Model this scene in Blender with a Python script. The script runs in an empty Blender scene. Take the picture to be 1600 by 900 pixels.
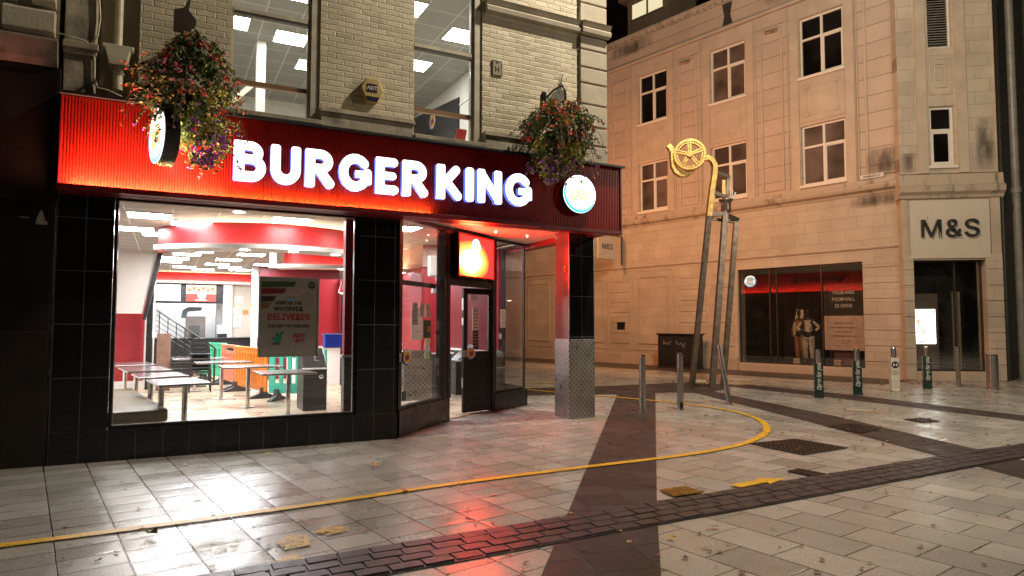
import bpy, bmesh, math, random
import numpy as np
from mathutils import Matrix, Vector
R = math.radians
rnd = random.Random(11)
sc = bpy.context.scene
COL = sc.collection

# ---------------------------------------------------------------- camera, world, lamps, exposure
cd = bpy.data.cameras.new('camera'); cam = bpy.data.objects.new('camera', cd); COL.objects.link(cam)
cd.sensor_width = 36; cd.lens = 23.4; cd.clip_start = .05; cd.clip_end = 600
_p, _r = .0557485, -.0015435
_F = Vector((0, math.cos(_p), math.sin(_p))); _U0 = Vector((0, -math.sin(_p), math.cos(_p))); _R0 = Vector((1, 0, 0))
_R = _R0*math.cos(_r)-_U0*math.sin(_r); _U = _U0*math.cos(_r)+_R0*math.sin(_r)
_m = Matrix((_R, _U, -_F)).transposed().to_4x4(); _m.translation = Vector((0, 0, 1.5)); cam.matrix_world = _m
sc.camera = cam

w = bpy.data.worlds.new('World'); sc.world = w; w.use_nodes = True
bg = w.node_tree.nodes['Background']; bg.inputs[0].default_value = (.020, .013, .008, 1); bg.inputs[1].default_value = .10

class Frame:
    def __init__(s, o, theta):
        s.o = Vector((o[0], o[1], 0)); s.rz = R(90-theta)
        s.u = Vector((math.cos(s.rz), math.sin(s.rz), 0)); s.n = Vector((-math.sin(s.rz), math.cos(s.rz), 0))
    def w(s, u, v, z): return s.o+s.u*u+s.n*v+Vector((0, 0, z))
BF = Frame((-4.96213, 7.13922), 62.685)     # restaurant front: x along the front, y into the building
MF = Frame((10.17218, 19.37583), -40.161)   # stone building, long side: x to the left, y out to the street
CF = Frame((10.78998, 18.27802), 99)        # stone building, cut corner: x to the right, y into the building
SF = Frame((4.84638, 16.30302), 90)         # sculpture
WF = Frame((0, 0), 90)

def lamp(name, P, power, col, size=.25, spot=None, aim=None, blend=.6):
    d = bpy.data.lights.new(name, 'SPOT' if spot else 'POINT'); d.energy = power; d.color = col; d.shadow_soft_size = size
    o = bpy.data.objects.new(name, d); COL.objects.link(o); o.location = P
    if spot:
        d.spot_size = R(spot); d.spot_blend = blend
        o.rotation_euler = (Vector(aim)-Vector(P)).to_track_quat('-Z', 'Y').to_euler()
    return o
SOD = (1, .41, .165); WARM = (1, .86, .66)
lamp('street_lamp_light', MF.w(9.5, 6.0, 6.0), 1000, SOD, .25, 150, MF.w(8.5, 0, 4.5))
lamp('street_lamp_light', MF.w(3.6, 6.2, 5.4), 800, SOD, .25, 150, MF.w(3.4, 0, 3.8))
lamp('wall_lantern_light', BF.w(9.3, -2.5, 11.4), 3700, WARM, .14)
lamp('square_lamp_light', (11.0, 7.5, 6.2), 900, WARM, .3)
v = sc.view_settings; v.view_transform = 'Standard'; v.look = 'None'; v.gamma = 1; v.exposure = 0; v.use_curve_mapping = False
cy = sc.cycles; cy.use_denoising = True; cy.sample_clamp_indirect = 4; cy.max_bounces = 8; cy.transparent_max_bounces = 16
cy.caustics_reflective = False; cy.caustics_refractive = False; cy.blur_glossy = .5
try: cy.denoiser = 'OPENIMAGEDENOISE'; cy.denoising_prefilter = 'ACCURATE'
except Exception: pass

# ---------------------------------------------------------------- mesh helpers
class MB:
    def __init__(s): s.v = []; s.f = []; s.mi = []; s.cur = 0
    def add(s, vs, fs):
        n = len(s.v); s.v += [tuple(x) for x in vs]; s.f += [tuple(i+n for i in f) for f in fs]; s.mi += [s.cur]*len(fs); return s
    def box(s, x0, x1, y0, y1, z0, z1):
        return s.add([(x0,y0,z0),(x1,y0,z0),(x1,y1,z0),(x0,y1,z0),(x0,y0,z1),(x1,y0,z1),(x1,y1,z1),(x0,y1,z1)],
                     [(0,3,2,1),(4,5,6,7),(0,1,5,4),(1,2,6,5),(2,3,7,6),(3,0,4,7)])
    def poly(s, pts): return s.add(pts, [tuple(range(len(pts)))])
    def prism(s, pts, axis, a, b):
        n = len(pts)
        def P(p, t): return {'x': (t, p[0], p[1]), 'y': (p[0], t, p[1]), 'z': (p[0], p[1], t)}[axis]
        vs = [P(p, a) for p in pts]+[P(p, b) for p in pts]
        return s.add(vs, [tuple(range(n))[::-1], tuple(range(n, 2*n))]+[(i, (i+1) % n, n+(i+1) % n, n+i) for i in range(n)])
    def cyl(s, p0, p1, r0, r1=None, n=16, caps=True):
        r1 = r0 if r1 is None else r1
        p0 = Vector(p0); p1 = Vector(p1); d = (p1-p0).normalized()
        a = d.orthogonal().normalized(); b = d.cross(a)
        vs = []
        for p, r in ((p0, r0), (p1, r1)):
            for i in range(n):
                t = 2*math.pi*i/n; vs.append(p+a*(r*math.cos(t))+b*(r*math.sin(t)))
        fs = [(i, (i+1) % n, n+(i+1) % n, n+i) for i in range(n)]
        if caps: fs += [tuple(range(n))[::-1], tuple(range(n, 2*n))]
        return s.add(vs, fs)
    def lathe(s, prof, n=24, c=(0, 0, 0)):
        vs = []; fs = []
        for r, z in prof:
            for i in range(n):
                t = 2*math.pi*i/n; vs.append((c[0]+r*math.cos(t), c[1]+r*math.sin(t), c[2]+z))
        for k in range(len(prof)-1):
            for i in range(n): fs.append((k*n+i, k*n+(i+1) % n, (k+1)*n+(i+1) % n, (k+1)*n+i))
        return s.add(vs, fs)
    def tube(s, path, r, n=8):
        path = [Vector(p) for p in path]; m = len(path); rings = []
        up = None
        for i, p in enumerate(path):
            d = (path[min(i+1, m-1)]-path[max(i-1, 0)]).normalized()
            if up is None: up = d.orthogonal().normalized()
            a = (up-d*up.dot(d)).normalized(); up = a; b = d.cross(a); rr = r[i] if isinstance(r, (list, tuple)) else r
            rings.append([p+a*(rr*math.cos(2*math.pi*j/n))+b*(rr*math.sin(2*math.pi*j/n)) for j in range(n)])
        vs = [q for g in rings for q in g]
        fs = [(k*n+j, k*n+(j+1) % n, (k+1)*n+(j+1) % n, (k+1)*n+j) for k in range(m-1) for j in range(n)]
        fs += [tuple(range(n))[::-1], tuple((m-1)*n+j for j in range(n))]
        return s.add(vs, fs)
    def bar(s, p0, p1, w_, h_, side=(0, 1, 0)):
        p0 = Vector(p0); p1 = Vector(p1); d = (p1-p0).normalized(); sd = Vector(side); sd = (sd-d*sd.dot(d)).normalized(); t = d.cross(sd)
        vs = [p+sd*(a*h_/2)+t*(b*w_/2) for p in (p0, p1) for a, b in ((-1,-1),(1,-1),(1,1),(-1,1))]
        return s.add(vs, [(0,1,2,3),(7,6,5,4),(0,4,5,1),(1,5,6,2),(2,6,7,3),(3,7,4,0)])
    def arc(s, c, r0, r1, z0, z1, a0, a1, n=48):
        full = abs(a1-a0-360) < 1e-6; vs = []; fs = []; m = n if full else n+1
        for i in range(m):
            t = R(a0+(a1-a0)*i/n); cx, sx = math.cos(t), math.sin(t)
            vs += [(c[0]+r0*cx, c[1]+r0*sx, z0), (c[0]+r1*cx, c[1]+r1*sx, z0), (c[0]+r1*cx, c[1]+r1*sx, z1), (c[0]+r0*cx, c[1]+r0*sx, z1)]
        for i in range(n):
            a = i*4; b = ((i+1) % m)*4
            fs += [(a,b,b+1,a+1),(a+1,b+1,b+2,a+2),(a+2,b+2,b+3,a+3),(a+3,b+3,b,a)]
        if not full: fs += [(0,1,2,3),(n*4+3,n*4+2,n*4+1,n*4)]
        return s.add(vs, fs)
    def wall(s, x0, x1, z0, z1, y0, y1, holes=()):
        xs = sorted({x0, x1, *[h[0] for h in holes], *[h[1] for h in holes]}); zs = sorted({z0, z1, *[h[2] for h in holes], *[h[3] for h in holes]})
        xs = [x for x in xs if x0 <= x <= x1]; zs = [z for z in zs if z0 <= z <= z1]
        for i in range(len(xs)-1):
            for j in range(len(zs)-1):
                cx = (xs[i]+xs[i+1])/2; cz = (zs[j]+zs[j+1])/2
                if any(h[0] < cx < h[1] and h[2] < cz < h[3] for h in holes): continue
                a, b, c, d = xs[i], xs[i+1], zs[j], zs[j+1]
                s.add([(a,y0,c),(b,y0,c),(b,y0,d),(a,y0,d)], [(0,1,2,3)]); s.add([(a,y1,c),(b,y1,c),(b,y1,d),(a,y1,d)], [(3,2,1,0)])
        for (a, b, c, d) in list(holes)+[(x0, x1, z0, z1)]:
            s.add([(a,y0,c),(a,y1,c),(b,y1,c),(b,y0,c)], [(0,1,2,3)]); s.add([(a,y0,d),(a,y1,d),(b,y1,d),(b,y0,d)], [(0,1,2,3)])
            s.add([(a,y0,c),(a,y1,c),(a,y1,d),(a,y0,d)], [(0,1,2,3)]); s.add([(b,y0,c),(b,y1,c),(b,y1,d),(b,y0,d)], [(0,1,2,3)])
        return s
    def frame(s, x0, x1, z0, z1, y0, y1, t):
        s.box(x0,x0+t,y0,y1,z0,z1); s.box(x1-t,x1,y0,y1,z0,z1); s.box(x0+t,x1-t,y0,y1,z0,z0+t); s.box(x0+t,x1-t,y0,y1,z1-t,z1); return s
    def build(s, name, mat, parent=None, frame=None, bevel=0, smooth=False, loc=None, rz=0, weld=True):
        me = bpy.data.meshes.new(name); me.from_pydata([tuple(map(float, x)) for x in s.v], [], s.f)
        for m_ in (mat if isinstance(mat, (list, tuple)) else [mat]): me.materials.append(m_)
        for p, k in zip(me.polygons, s.mi): p.material_index = k
        bm = bmesh.new(); bm.from_mesh(me)
        if weld: bmesh.ops.recalc_face_normals(bm, faces=bm.faces)
        bm.to_mesh(me); bm.free()
        if smooth:
            for p in me.polygons: p.use_smooth = True
        o = bpy.data.objects.new(name, me); COL.objects.link(o)
        if parent is not None: o.parent = parent
        if frame is not None: o.location = frame.w(*(loc or (0, 0, 0))); o.rotation_euler = (0, 0, frame.rz+rz)
        elif loc is not None: o.location = loc; o.rotation_euler = (0, 0, rz)
        if bevel:
            b = o.modifiers.new('bevel', 'BEVEL'); b.width = bevel; b.segments = 2; b.limit_method = 'ANGLE'; b.angle_limit = R(40)
        return o

def tag(o, label=None, cat=None, group=None, kind=None):
    if label: o['label'] = label
    if cat: o['category'] = cat
    if group: o['group'] = group
    if kind: o['kind'] = kind
    return o
def thing(name, label, cat, frame=WF, loc=(0, 0, 0), rz=0, group=None):
    o = bpy.data.objects.new(name, None); COL.objects.link(o); o.empty_display_size = .2
    o.location = frame.w(*loc); o.rotation_euler = (0, 0, frame.rz+rz)
    return tag(o, label, cat, group)
def dup(root, frame, loc, rz=0, label=None):
    r = root.copy(); COL.objects.link(r); r.location = frame.w(*loc); r.rotation_euler = (0, 0, frame.rz+rz)
    if label: r['label'] = label
    def kids(src, dst):
        for ch in [c for c in bpy.data.objects if c.parent == src]:
            c = ch.copy(); COL.objects.link(c); c.parent = dst; kids(ch, c)
    kids(root, r)
    return r

# text: font curves turned into meshes
def _font():
    try:
        import os
        p = os.path.join(bpy.utils.system_resource('DATAFILES'), 'fonts', 'Inter.woff2')
        return bpy.data.fonts.load(p) if os.path.exists(p) else None
    except Exception: return None
FONT = _font()
def text(s, size, mat, parent=None, loc=(0, 0, 0), rot=(R(90), 0, 0), ext=.002, off=0., align='CENTER', name='lettering', sx=1., space=1., line=1., shear=0.):
    c = bpy.data.curves.new('t', 'FONT'); c.body = s; c.size = size; c.extrude = ext; c.offset = off*size; c.align_x = align; c.align_y = 'CENTER'
    c.space_character = space; c.space_line = line; c.shear = shear; c.resolution_u = 3
    if FONT: c.font = FONT
    t = bpy.data.objects.new('t', c); COL.objects.link(t); t.scale = (sx, 1, 1)
    dg = bpy.context.evaluated_depsgraph_get(); dg.update()
    me = bpy.data.meshes.new_from_object(t.evaluated_get(dg)); me.transform(Matrix.Diagonal((sx, 1, 1, 1)))
    bpy.data.objects.remove(t); bpy.data.curves.remove(c)
    me.materials.clear(); me.materials.append(mat)
    o = bpy.data.objects.new(name, me); COL.objects.link(o)
    if parent is not None: o.parent = parent
    o.location = loc; o.rotation_euler = rot
    return o
RM = (R(90), 0, R(180))      # wall text in the stone building's frame
RO = (R(90), 0, R(90))       # text on a wall facing +x

# ---------------------------------------------------------------- materials
class NT:
    def __init__(s, name):
        s.m = bpy.data.materials.new(name); s.m.use_nodes = True; s.t = s.m.node_tree; s.n = s.t.nodes; s.b = s.n['Principled BSDF']
    def put(s, sock, val):
        if isinstance(val, bpy.types.NodeSocket): s.t.links.new(val, sock)
        elif isinstance(val, (tuple, list)) and len(val) == 3 and sock.type == 'RGBA': sock.default_value = (*val, 1)
        else: sock.default_value = val
    def math(s, op, a, b=None, c=None, clamp=False):
        n = s.n.new('ShaderNodeMath'); n.operation = op; n.use_clamp = clamp; s.put(n.inputs[0], a)
        if b is not None: s.put(n.inputs[1], b)
        if c is not None: s.put(n.inputs[2], c)
        return n.outputs[0]
    def mix(s, f, a, b, mode='MIX'):
        n = s.n.new('ShaderNodeMix'); n.data_type = 'RGBA'; n.blend_type = mode; s.put(n.inputs[0], f); s.put(n.inputs[6], a); s.put(n.inputs[7], b); return n.outputs[2]
    def ramp(s, x, lo, hi, a=0., b=1.):
        n = s.n.new('ShaderNodeMapRange'); n.clamp = True; s.put(n.inputs[0], x); s.put(n.inputs[1], lo); s.put(n.inputs[2], hi); s.put(n.inputs[3], a); s.put(n.inputs[4], b); return n.outputs[0]
    def obj(s): return s.n.new('ShaderNodeTexCoord').outputs['Object']
    def noise(s, vec, scale, detail=3, rough=.55, dist=0.):
        n = s.n.new('ShaderNodeTexNoise'); s.put(n.inputs['Vector'], vec); n.inputs['Scale'].default_value = scale; n.inputs['Detail'].default_value = detail
        n.inputs['Roughness'].default_value = rough; n.inputs['Distortion'].default_value = dist; return n
    def bump(s, h, dist=.01, strength=1., nrm=None):
        n = s.n.new('ShaderNodeBump'); n.inputs['Distance'].default_value = dist; n.inputs['Strength'].default_value = strength; s.put(n.inputs['Height'], h)
        if nrm is not None: s.put(n.inputs['Normal'], nrm)
        return n.outputs[0]
    def sep(s, vec):
        n = s.n.new('ShaderNodeSeparateXYZ'); s.put(n.inputs[0], vec); return n.outputs
    def comb(s, x, y, z):
        n = s.n.new('ShaderNodeCombineXYZ'); s.put(n.inputs[0], x); s.put(n.inputs[1], y); s.put(n.inputs[2], z); return n.outputs[0]
    def grid(s, X, Y, w_, h_, x0=0., y0=0., stag=0., jit=0.):
        """cells w_ x h_ in rows along X; returns joint distance (m), cell random value, random colour xyz, local fx, fy"""
        ys = s.math('DIVIDE', s.math('SUBTRACT', Y, y0), h_); row = s.math('FLOOR', ys)
        xs = s.math('ADD', s.math('DIVIDE', s.math('SUBTRACT', X, x0), w_), s.math('MULTIPLY', row, stag))
        if jit:
            wn = s.n.new('ShaderNodeTexWhiteNoise'); wn.noise_dimensions = '1D'; s.put(wn.inputs['W'], row)
            xs = s.math('ADD', xs, s.math('MULTIPLY', wn.outputs['Value'], jit))
        fx = s.math('FRACT', xs); fy = s.math('FRACT', ys)
        dx = s.math('MULTIPLY', s.math('MINIMUM', fx, s.math('SUBTRACT', 1., fx)), w_)
        dy = s.math('MULTIPLY', s.math('MINIMUM', fy, s.math('SUBTRACT', 1., fy)), h_)
        wn = s.n.new('ShaderNodeTexWhiteNoise'); wn.noise_dimensions = '2D'; s.put(wn.inputs['Vector'], s.comb(s.math('FLOOR', xs), row, 0.))
        c = s.sep(wn.outputs['Color'])
        return s.math('MINIMUM', dx, dy), wn.outputs['Value'], c, fx, fy
MC = {}
def pbr(name, col, rough=.5, metal=0., var=.15, vs=6., bump=0., bs=60., spec=.5, coat=0.):
    if name in MC: return MC[name]
    t = NT(name); o = t.obj(); n = t.noise(o, vs, 4)
    f = t.ramp(n.outputs['Fac'], .3, .7, 1-var, 1+var)
    t.put(t.b.inputs['Base Color'], t.mix(1., (*col,), t.comb(f, f, f), 'MULTIPLY'))
    t.put(t.b.inputs['Roughness'], t.ramp(t.noise(o, vs*3, 3).outputs['Fac'], .3, .7, max(.02, rough*.85), min(1, rough*1.15)))
    t.b.inputs['Metallic'].default_value = metal; t.b.inputs['Specular IOR Level'].default_value = spec; t.b.inputs['Coat Weight'].default_value = coat
    if bump: t.put(t.b.inputs['Normal'], t.bump(t.noise(o, bs, 4).outputs['Fac'], bump))
    MC[name] = t.m; return t.m
def emit(name, col, strength):
    if name in MC: return MC[name]
    t = NT(name); t.b.inputs['Base Color'].default_value = (*[c*.6 for c in col], 1); t.b.inputs['Emission Color'].default_value = (*col, 1); t.b.inputs['Emission Strength'].default_value = strength
    t.b.inputs['Roughness'].default_value = .4
    if not any(k in name for k in ('ceiling_light', 'led', 'screen_white', 'soffit_downlight', 'pendant', 'letter_face')): t.m.cycles.emission_sampling = 'NONE'
    MC[name] = t.m; return t.m
def glassm(name, tint=(1, 1, 1), refl=1., dirt=.03):
    t = NT(name); tr = t.n.new('ShaderNodeBsdfTransparent'); tr.inputs[0].default_value = (*tint, 1)
    gl = t.n.new('ShaderNodeBsdfGlossy'); gl.inputs['Roughness'].default_value = .01; gl.inputs[0].default_value = (1, 1, 1, 1)
    lw = t.n.new('ShaderNodeLayerWeight'); lw.inputs[0].default_value = .5
    f = t.math('MULTIPLY', t.math('ADD', t.math('MULTIPLY', t.math('POWER', lw.outputs['Facing'], 5.), .9), .045), refl, clamp=True)
    mx = t.n.new('ShaderNodeMixShader'); t.put(mx.inputs[0], f); t.t.links.new(tr.outputs[0], mx.inputs[1]); t.t.links.new(gl.outputs[0], mx.inputs[2])
    df = t.n.new('ShaderNodeBsdfDiffuse'); df.inputs[0].default_value = (.7, .7, .7, 1)
    d = t.ramp(t.noise(t.obj(), 3., 6, .7).outputs['Fac'], .45, .8, dirt*.3, dirt*2)
    m2 = t.n.new('ShaderNodeMixShader'); t.put(m2.inputs[0], d); t.t.links.new(mx.outputs[0], m2.inputs[1]); t.t.links.new(df.outputs[0], m2.inputs[2])
    t.t.links.new(m2.outputs[0], t.n['Material Output'].inputs[0]); return t.m
def tiled(name, axes, w_, h_, col, grout, x0=0., y0=0., stag=0., rough=.2, joint=.004, var=.1, jb=.004, tilt=0., nb=0., ns=40., coat=0., spec=.5, warp=0., jit=0., blot=.1, rot=0., rv=.1, soft=.35, blots=1.5):
    """a gridded surface: tiles, slabs, bricks, ashlar"""
    t = NT(name); o = t.obj(); vec = o
    if warp:
        nz = t.noise(o, 14., 2); vm = t.n.new('ShaderNodeVectorMath'); vm.operation = 'MULTIPLY_ADD'
        t.put(vm.inputs[0], nz.outputs['Color']); vm.inputs[1].default_value = (warp,)*3; t.put(vm.inputs[2], o); vec = vm.outputs[0]
    x, y, z = t.sep(vec)
    A, B_ = {'xy': (x, y), 'xz': (x, z), 'yz': (y, z), 'yx': (y, x)}[axes]
    if rot:
        ca, sa = math.cos(rot), math.sin(rot)
        A, B_ = (t.math('ADD', t.math('MULTIPLY', A, ca), t.math('MULTIPLY', B_, sa)), t.math('SUBTRACT', t.math('MULTIPLY', B_, ca), t.math('MULTIPLY', A, sa)))
    d, rv_, c, fx, fy = t.grid(A, B_, w_, h_, x0, y0, stag, jit)
    m = t.ramp(d, joint*soft, joint)
    f = t.math('MULTIPLY', t.ramp(rv_, 0, 1, 1-var, 1+var), t.ramp(t.noise(o, blots, 5, .6).outputs['Fac'], .3, .7, 1-blot, 1+blot))
    if nb: f = t.math('MULTIPLY', f, t.ramp(t.noise(o, ns*3, 2).outputs['Fac'], .3, .7, .85, 1.15))
    t.put(t.b.inputs['Base Color'], t.mix(m, (*grout,), t.mix(1., (*col,), t.comb(f, f, f), 'MULTIPLY')))
    t.put(t.b.inputs['Roughness'], t.math('ADD', t.ramp(t.noise(o, 5, 4).outputs['Fac'], .3, .7, rough*(1-rv*2), rough*(1+rv*2)), t.math('MULTIPLY', t.math('SUBTRACT', rv_, .5), rough*rv*4)))
    h = t.math('MULTIPLY', m, jb)
    if tilt:
        tl = t.math('ADD', t.math('MULTIPLY', t.math('SUBTRACT', fx, .5), t.math('SUBTRACT', c[0], .5)), t.math('MULTIPLY', t.math('SUBTRACT', fy, .5), t.math('SUBTRACT', c[1], .5)))
        h = t.math('ADD', h, t.math('MULTIPLY', tl, tilt))
    if nb: h = t.math('ADD', h, t.math('MULTIPLY', t.noise(o, ns, 5, .65).outputs['Fac'], nb))
    t.put(t.b.inputs['Normal'], t.bump(h, 1.)); t.b.inputs['Coat Weight'].default_value = coat; t.b.inputs['Specular IOR Level'].default_value = spec
    MC[name] = t.m; return t.m

BLACK = pbr('black_paint', (.012, .012, .013), .3); CHAR = pbr('charcoal', (.04, .04, .042), .55)
WHITE = pbr('white_paint', (.75, .73, .70), .5, var=.05); CREAM = pbr('cream_paint', (.62, .55, .42), .6, var=.06)
STEEL = pbr('brushed_steel', (.55, .53, .50), .32, 1., var=.1, vs=20); CHROME = pbr('chrome', (.7, .7, .7), .15, 1.)
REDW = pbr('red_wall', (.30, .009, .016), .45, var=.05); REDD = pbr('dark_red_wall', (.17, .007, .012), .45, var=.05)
PAPER = pbr('paper', (.72, .72, .70), .7, var=.03); INK = pbr('black_ink', (.01, .01, .01), .6); REDINK = pbr('red_ink', (.35, .02, .02), .6)
YEL = pbr('yellow_ink', (.85, .42, .03), .5); BLUE = pbr('blue_ink', (.02, .12, .45), .5); PALE = pbr('pale_lettering', (.7, .68, .62), .6)
GLASS = glassm('window_glass', refl=1.0, dirt=.007); UGLASS = glassm('dirty_upper_glass', refl=1.0, dirt=.04)
MGLASS = glassm('dark_shop_glass', (.95, .93, .9), refl=3.6, dirt=.006)
PANEL = emit('ceiling_light_diffuser', (1, .98, .95), 54); PANEL2 = emit('far_ceiling_light_diffuser', (.96, .97, 1), 62)
UPANEL = emit('upper_ceiling_light_diffuser', (1, .99, .92), 34)

# ================================================================ THE SETTING: ground
# ground sheet, slabs laid in courses
def paving():
    t = NT('wet_granite_paving'); o = t.obj(); x, y, z = t.sep(o)
    L = (math.sin(R(143.8)), math.cos(R(143.8))); X = (math.sin(R(53.8)), math.cos(R(53.8)))
    a = t.math('ADD', t.math('MULTIPLY', x, X[0]), t.math('MULTIPLY', y, X[1])); b = t.math('ADD', t.math('MULTIPLY', x, L[0]), t.math('MULTIPLY', y, L[1]))
    right = t.math('GREATER_THAN', t.math('SUBTRACT', x, t.math('MULTIPLY', y, .2)), -.25)
    # rows are indexed along a, slabs run along b
    ys = t.math('DIVIDE', t.math('SUBTRACT', a, .214), .377); row = t.math('FLOOR', ys)
    wn = t.n.new('ShaderNodeTexWhiteNoise'); wn.noise_dimensions = '1D'; t.put(wn.inputs['W'], row)
    sl = t.math('ADD', t.ramp(right, 0, 1, .27, .50), 0.)
    xs = t.math('ADD', t.math('DIVIDE', b, sl), t.math('ADD', t.math('MULTIPLY', t.math('MULTIPLY', row, .5), right), t.math('MULTIPLY', wn.outputs['Value'], .22)))
    fx = t.math('FRACT', xs); fy = t.math('FRACT', ys)
    dx = t.math('MULTIPLY', t.math('MINIMUM', fx, t.math('SUBTRACT', 1., fx)), sl); dy = t.math('MULTIPLY', t.math('MINIMUM', fy, t.math('SUBTRACT', 1., fy)), .377)
    wob = t.math('MULTIPLY', t.math('SUBTRACT', t.noise(o, 9, 3).outputs['Fac'], .5), .004)
    w2 = t.n.new('ShaderNodeTexWhiteNoise'); w2.noise_dimensions = '2D'; t.put(w2.inputs['Vector'], t.comb(t.math('FLOOR', xs), row, 0.)); c = t.sep(w2.outputs['Color'])
    d = t.math('ADD', t.math('MINIMUM', dx, dy), wob)
    jw = t.ramp(t.noise(o, 1.3, 2).outputs['Fac'], .35, .65, .0045, .0085)
    m = t.ramp(d, t.math('MULTIPLY', jw, .5), jw)
    grain = t.math('ADD', t.math('MULTIPLY', t.noise(o, 75, 2, .8).outputs['Fac'], .6), t.math('MULTIPLY', t.noise(o, 210, 2, .8).outputs['Fac'], .4)); blot = t.noise(o, .9, 5, .6).outputs['Fac']
    f = t.math('MULTIPLY', t.ramp(w2.outputs['Value'], 0, 1, .80, 1.18), t.math('MULTIPLY', t.ramp(blot, .3, .7, .8, 1.15), t.ramp(grain, .38, .62, .55, 1.40)))
    vo = t.n.new('ShaderNodeTexVoronoi'); vo.inputs['Scale'].default_value = 2.6; vo.inputs['Randomness'].default_value = 1.; t.put(vo.inputs['Vector'], o)
    f = t.math('MULTIPLY', f, t.ramp(vo.outputs['Distance'], .022, .034, .55, 1.)); st2 = t.noise(o, 3.4, 5, .7).outputs['Fac']; f = t.math('MULTIPLY', f, t.ramp(st2, .56, .72, 1., .85))
    col = t.mix(1., (.37, .36, .33), t.comb(f, f, f), 'MULTIPLY')
    t.put(t.b.inputs['Base Color'], t.mix(m, (.03, .025, .02), col))
    wet = t.noise(o, 1.6, 5, .65).outputs['Fac']
    t.put(t.b.inputs['Roughness'], t.math('ADD', t.ramp(wet, .36, .64, .22, .35), t.math('MULTIPLY', t.math('SUBTRACT', c[2], .5), .12)))
    h = t.math('MULTIPLY', m, .0035)
    tl = t.math('ADD', t.math('MULTIPLY', t.math('SUBTRACT', fx, .5), t.math('SUBTRACT', c[0], .5)), t.math('MULTIPLY', t.math('SUBTRACT', fy, .5), t.math('SUBTRACT', c[1], .5)))
    h = t.math('ADD', h, t.math('MULTIPLY', tl, .010))
    h = t.math('ADD', h, t.math('MULTIPLY', t.noise(o, 60, 2, .6).outputs['Fac'], .0005))
    # slightly dished slab edges hold the water
    h = t.math('ADD', h, t.math('MULTIPLY', t.ramp(d, 0, .05), .0015))
    t.put(t.b.inputs['Normal'], t.bump(h, 1.)); t.b.inputs['Specular IOR Level'].default_value = .45
    return t.m
def struct(o): o['kind'] = 'structure'; return o
struct(MB().poly([(-120, -120, 0), (150, -120, 0), (150, 200, 0), (-120, 200, 0)]).build('pavement', paving()))

def darkslab(name, theta, wdt, ln, x0):
    return tiled(name, 'xy', ln, wdt, (.050, .040, .040), (.010, .009, .008), x0=0, y0=x0, stag=.3, rough=.5, spec=.2, joint=.006, var=.22, jb=.004, tilt=.009, nb=.0006, ns=60, blot=.30, rot=R(90-theta), rv=.12)
def sheet(name, pts, mat, z):
    return struct(MB().poly([(x, y, z) for x, y in pts]).build(name, mat))
sheet('dark_paving_band', [(2.36, 14.9), (.42, 5.27), (-.10, 2.7), (-1.1, -2.2), (-.28, -2.2), (.62, 2.7), (1.17, 5.45), (3.2, 14.95)], darkslab('dark_slabs', 168, .415, .33, .1), .004)
sheet('dark_paving_band', [(3.9, 16.4), (4.63, 10.51), (4.97, 7.17), (5.6, 1.0), (6.3, 1.0), (5.66, 8.05), (5.37, 11.09), (4.62, 14.92), (4.5, 16.0)], darkslab('dark_slabs_east', 174, .36, .33, 0.), .004)
sheet('dark_paving_band', [(5.3, 16.6), (6.78, 13.79), (8.08, 10.61), (9.6, 6.5), (10.2, 6.5), (8.57, 11.24), (7.44, 14.42), (6.0, 17.0)], darkslab('dark_slabs_far_east', 159, .36, .33, .1), .004)
sheet('dark_paving_band', [(.25, 14.3), (.2, 15.9), (2.0, 16.4), (4.6, 17.6), (5.6, 16.9), (4.9, 15.6), (4.3, 14.95), (3.5, 15.0), (2.3, 14.6)], darkslab('dark_slabs_cross', 75, .36, .33, .1), .006)
# far roadway strip below the stone building
sheet('kerbside_strip', [tuple(MF.w(u_, v_, 0)[:2]) for u_, v_ in ((22, .0), (-1.3, .0), (-1.3, 2.0), (22, 2.6))], pbr('dark_tarmac', (.06, .05, .04), .45, bump=.004, bs=120, vs=2, var=.35), .004)
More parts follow.
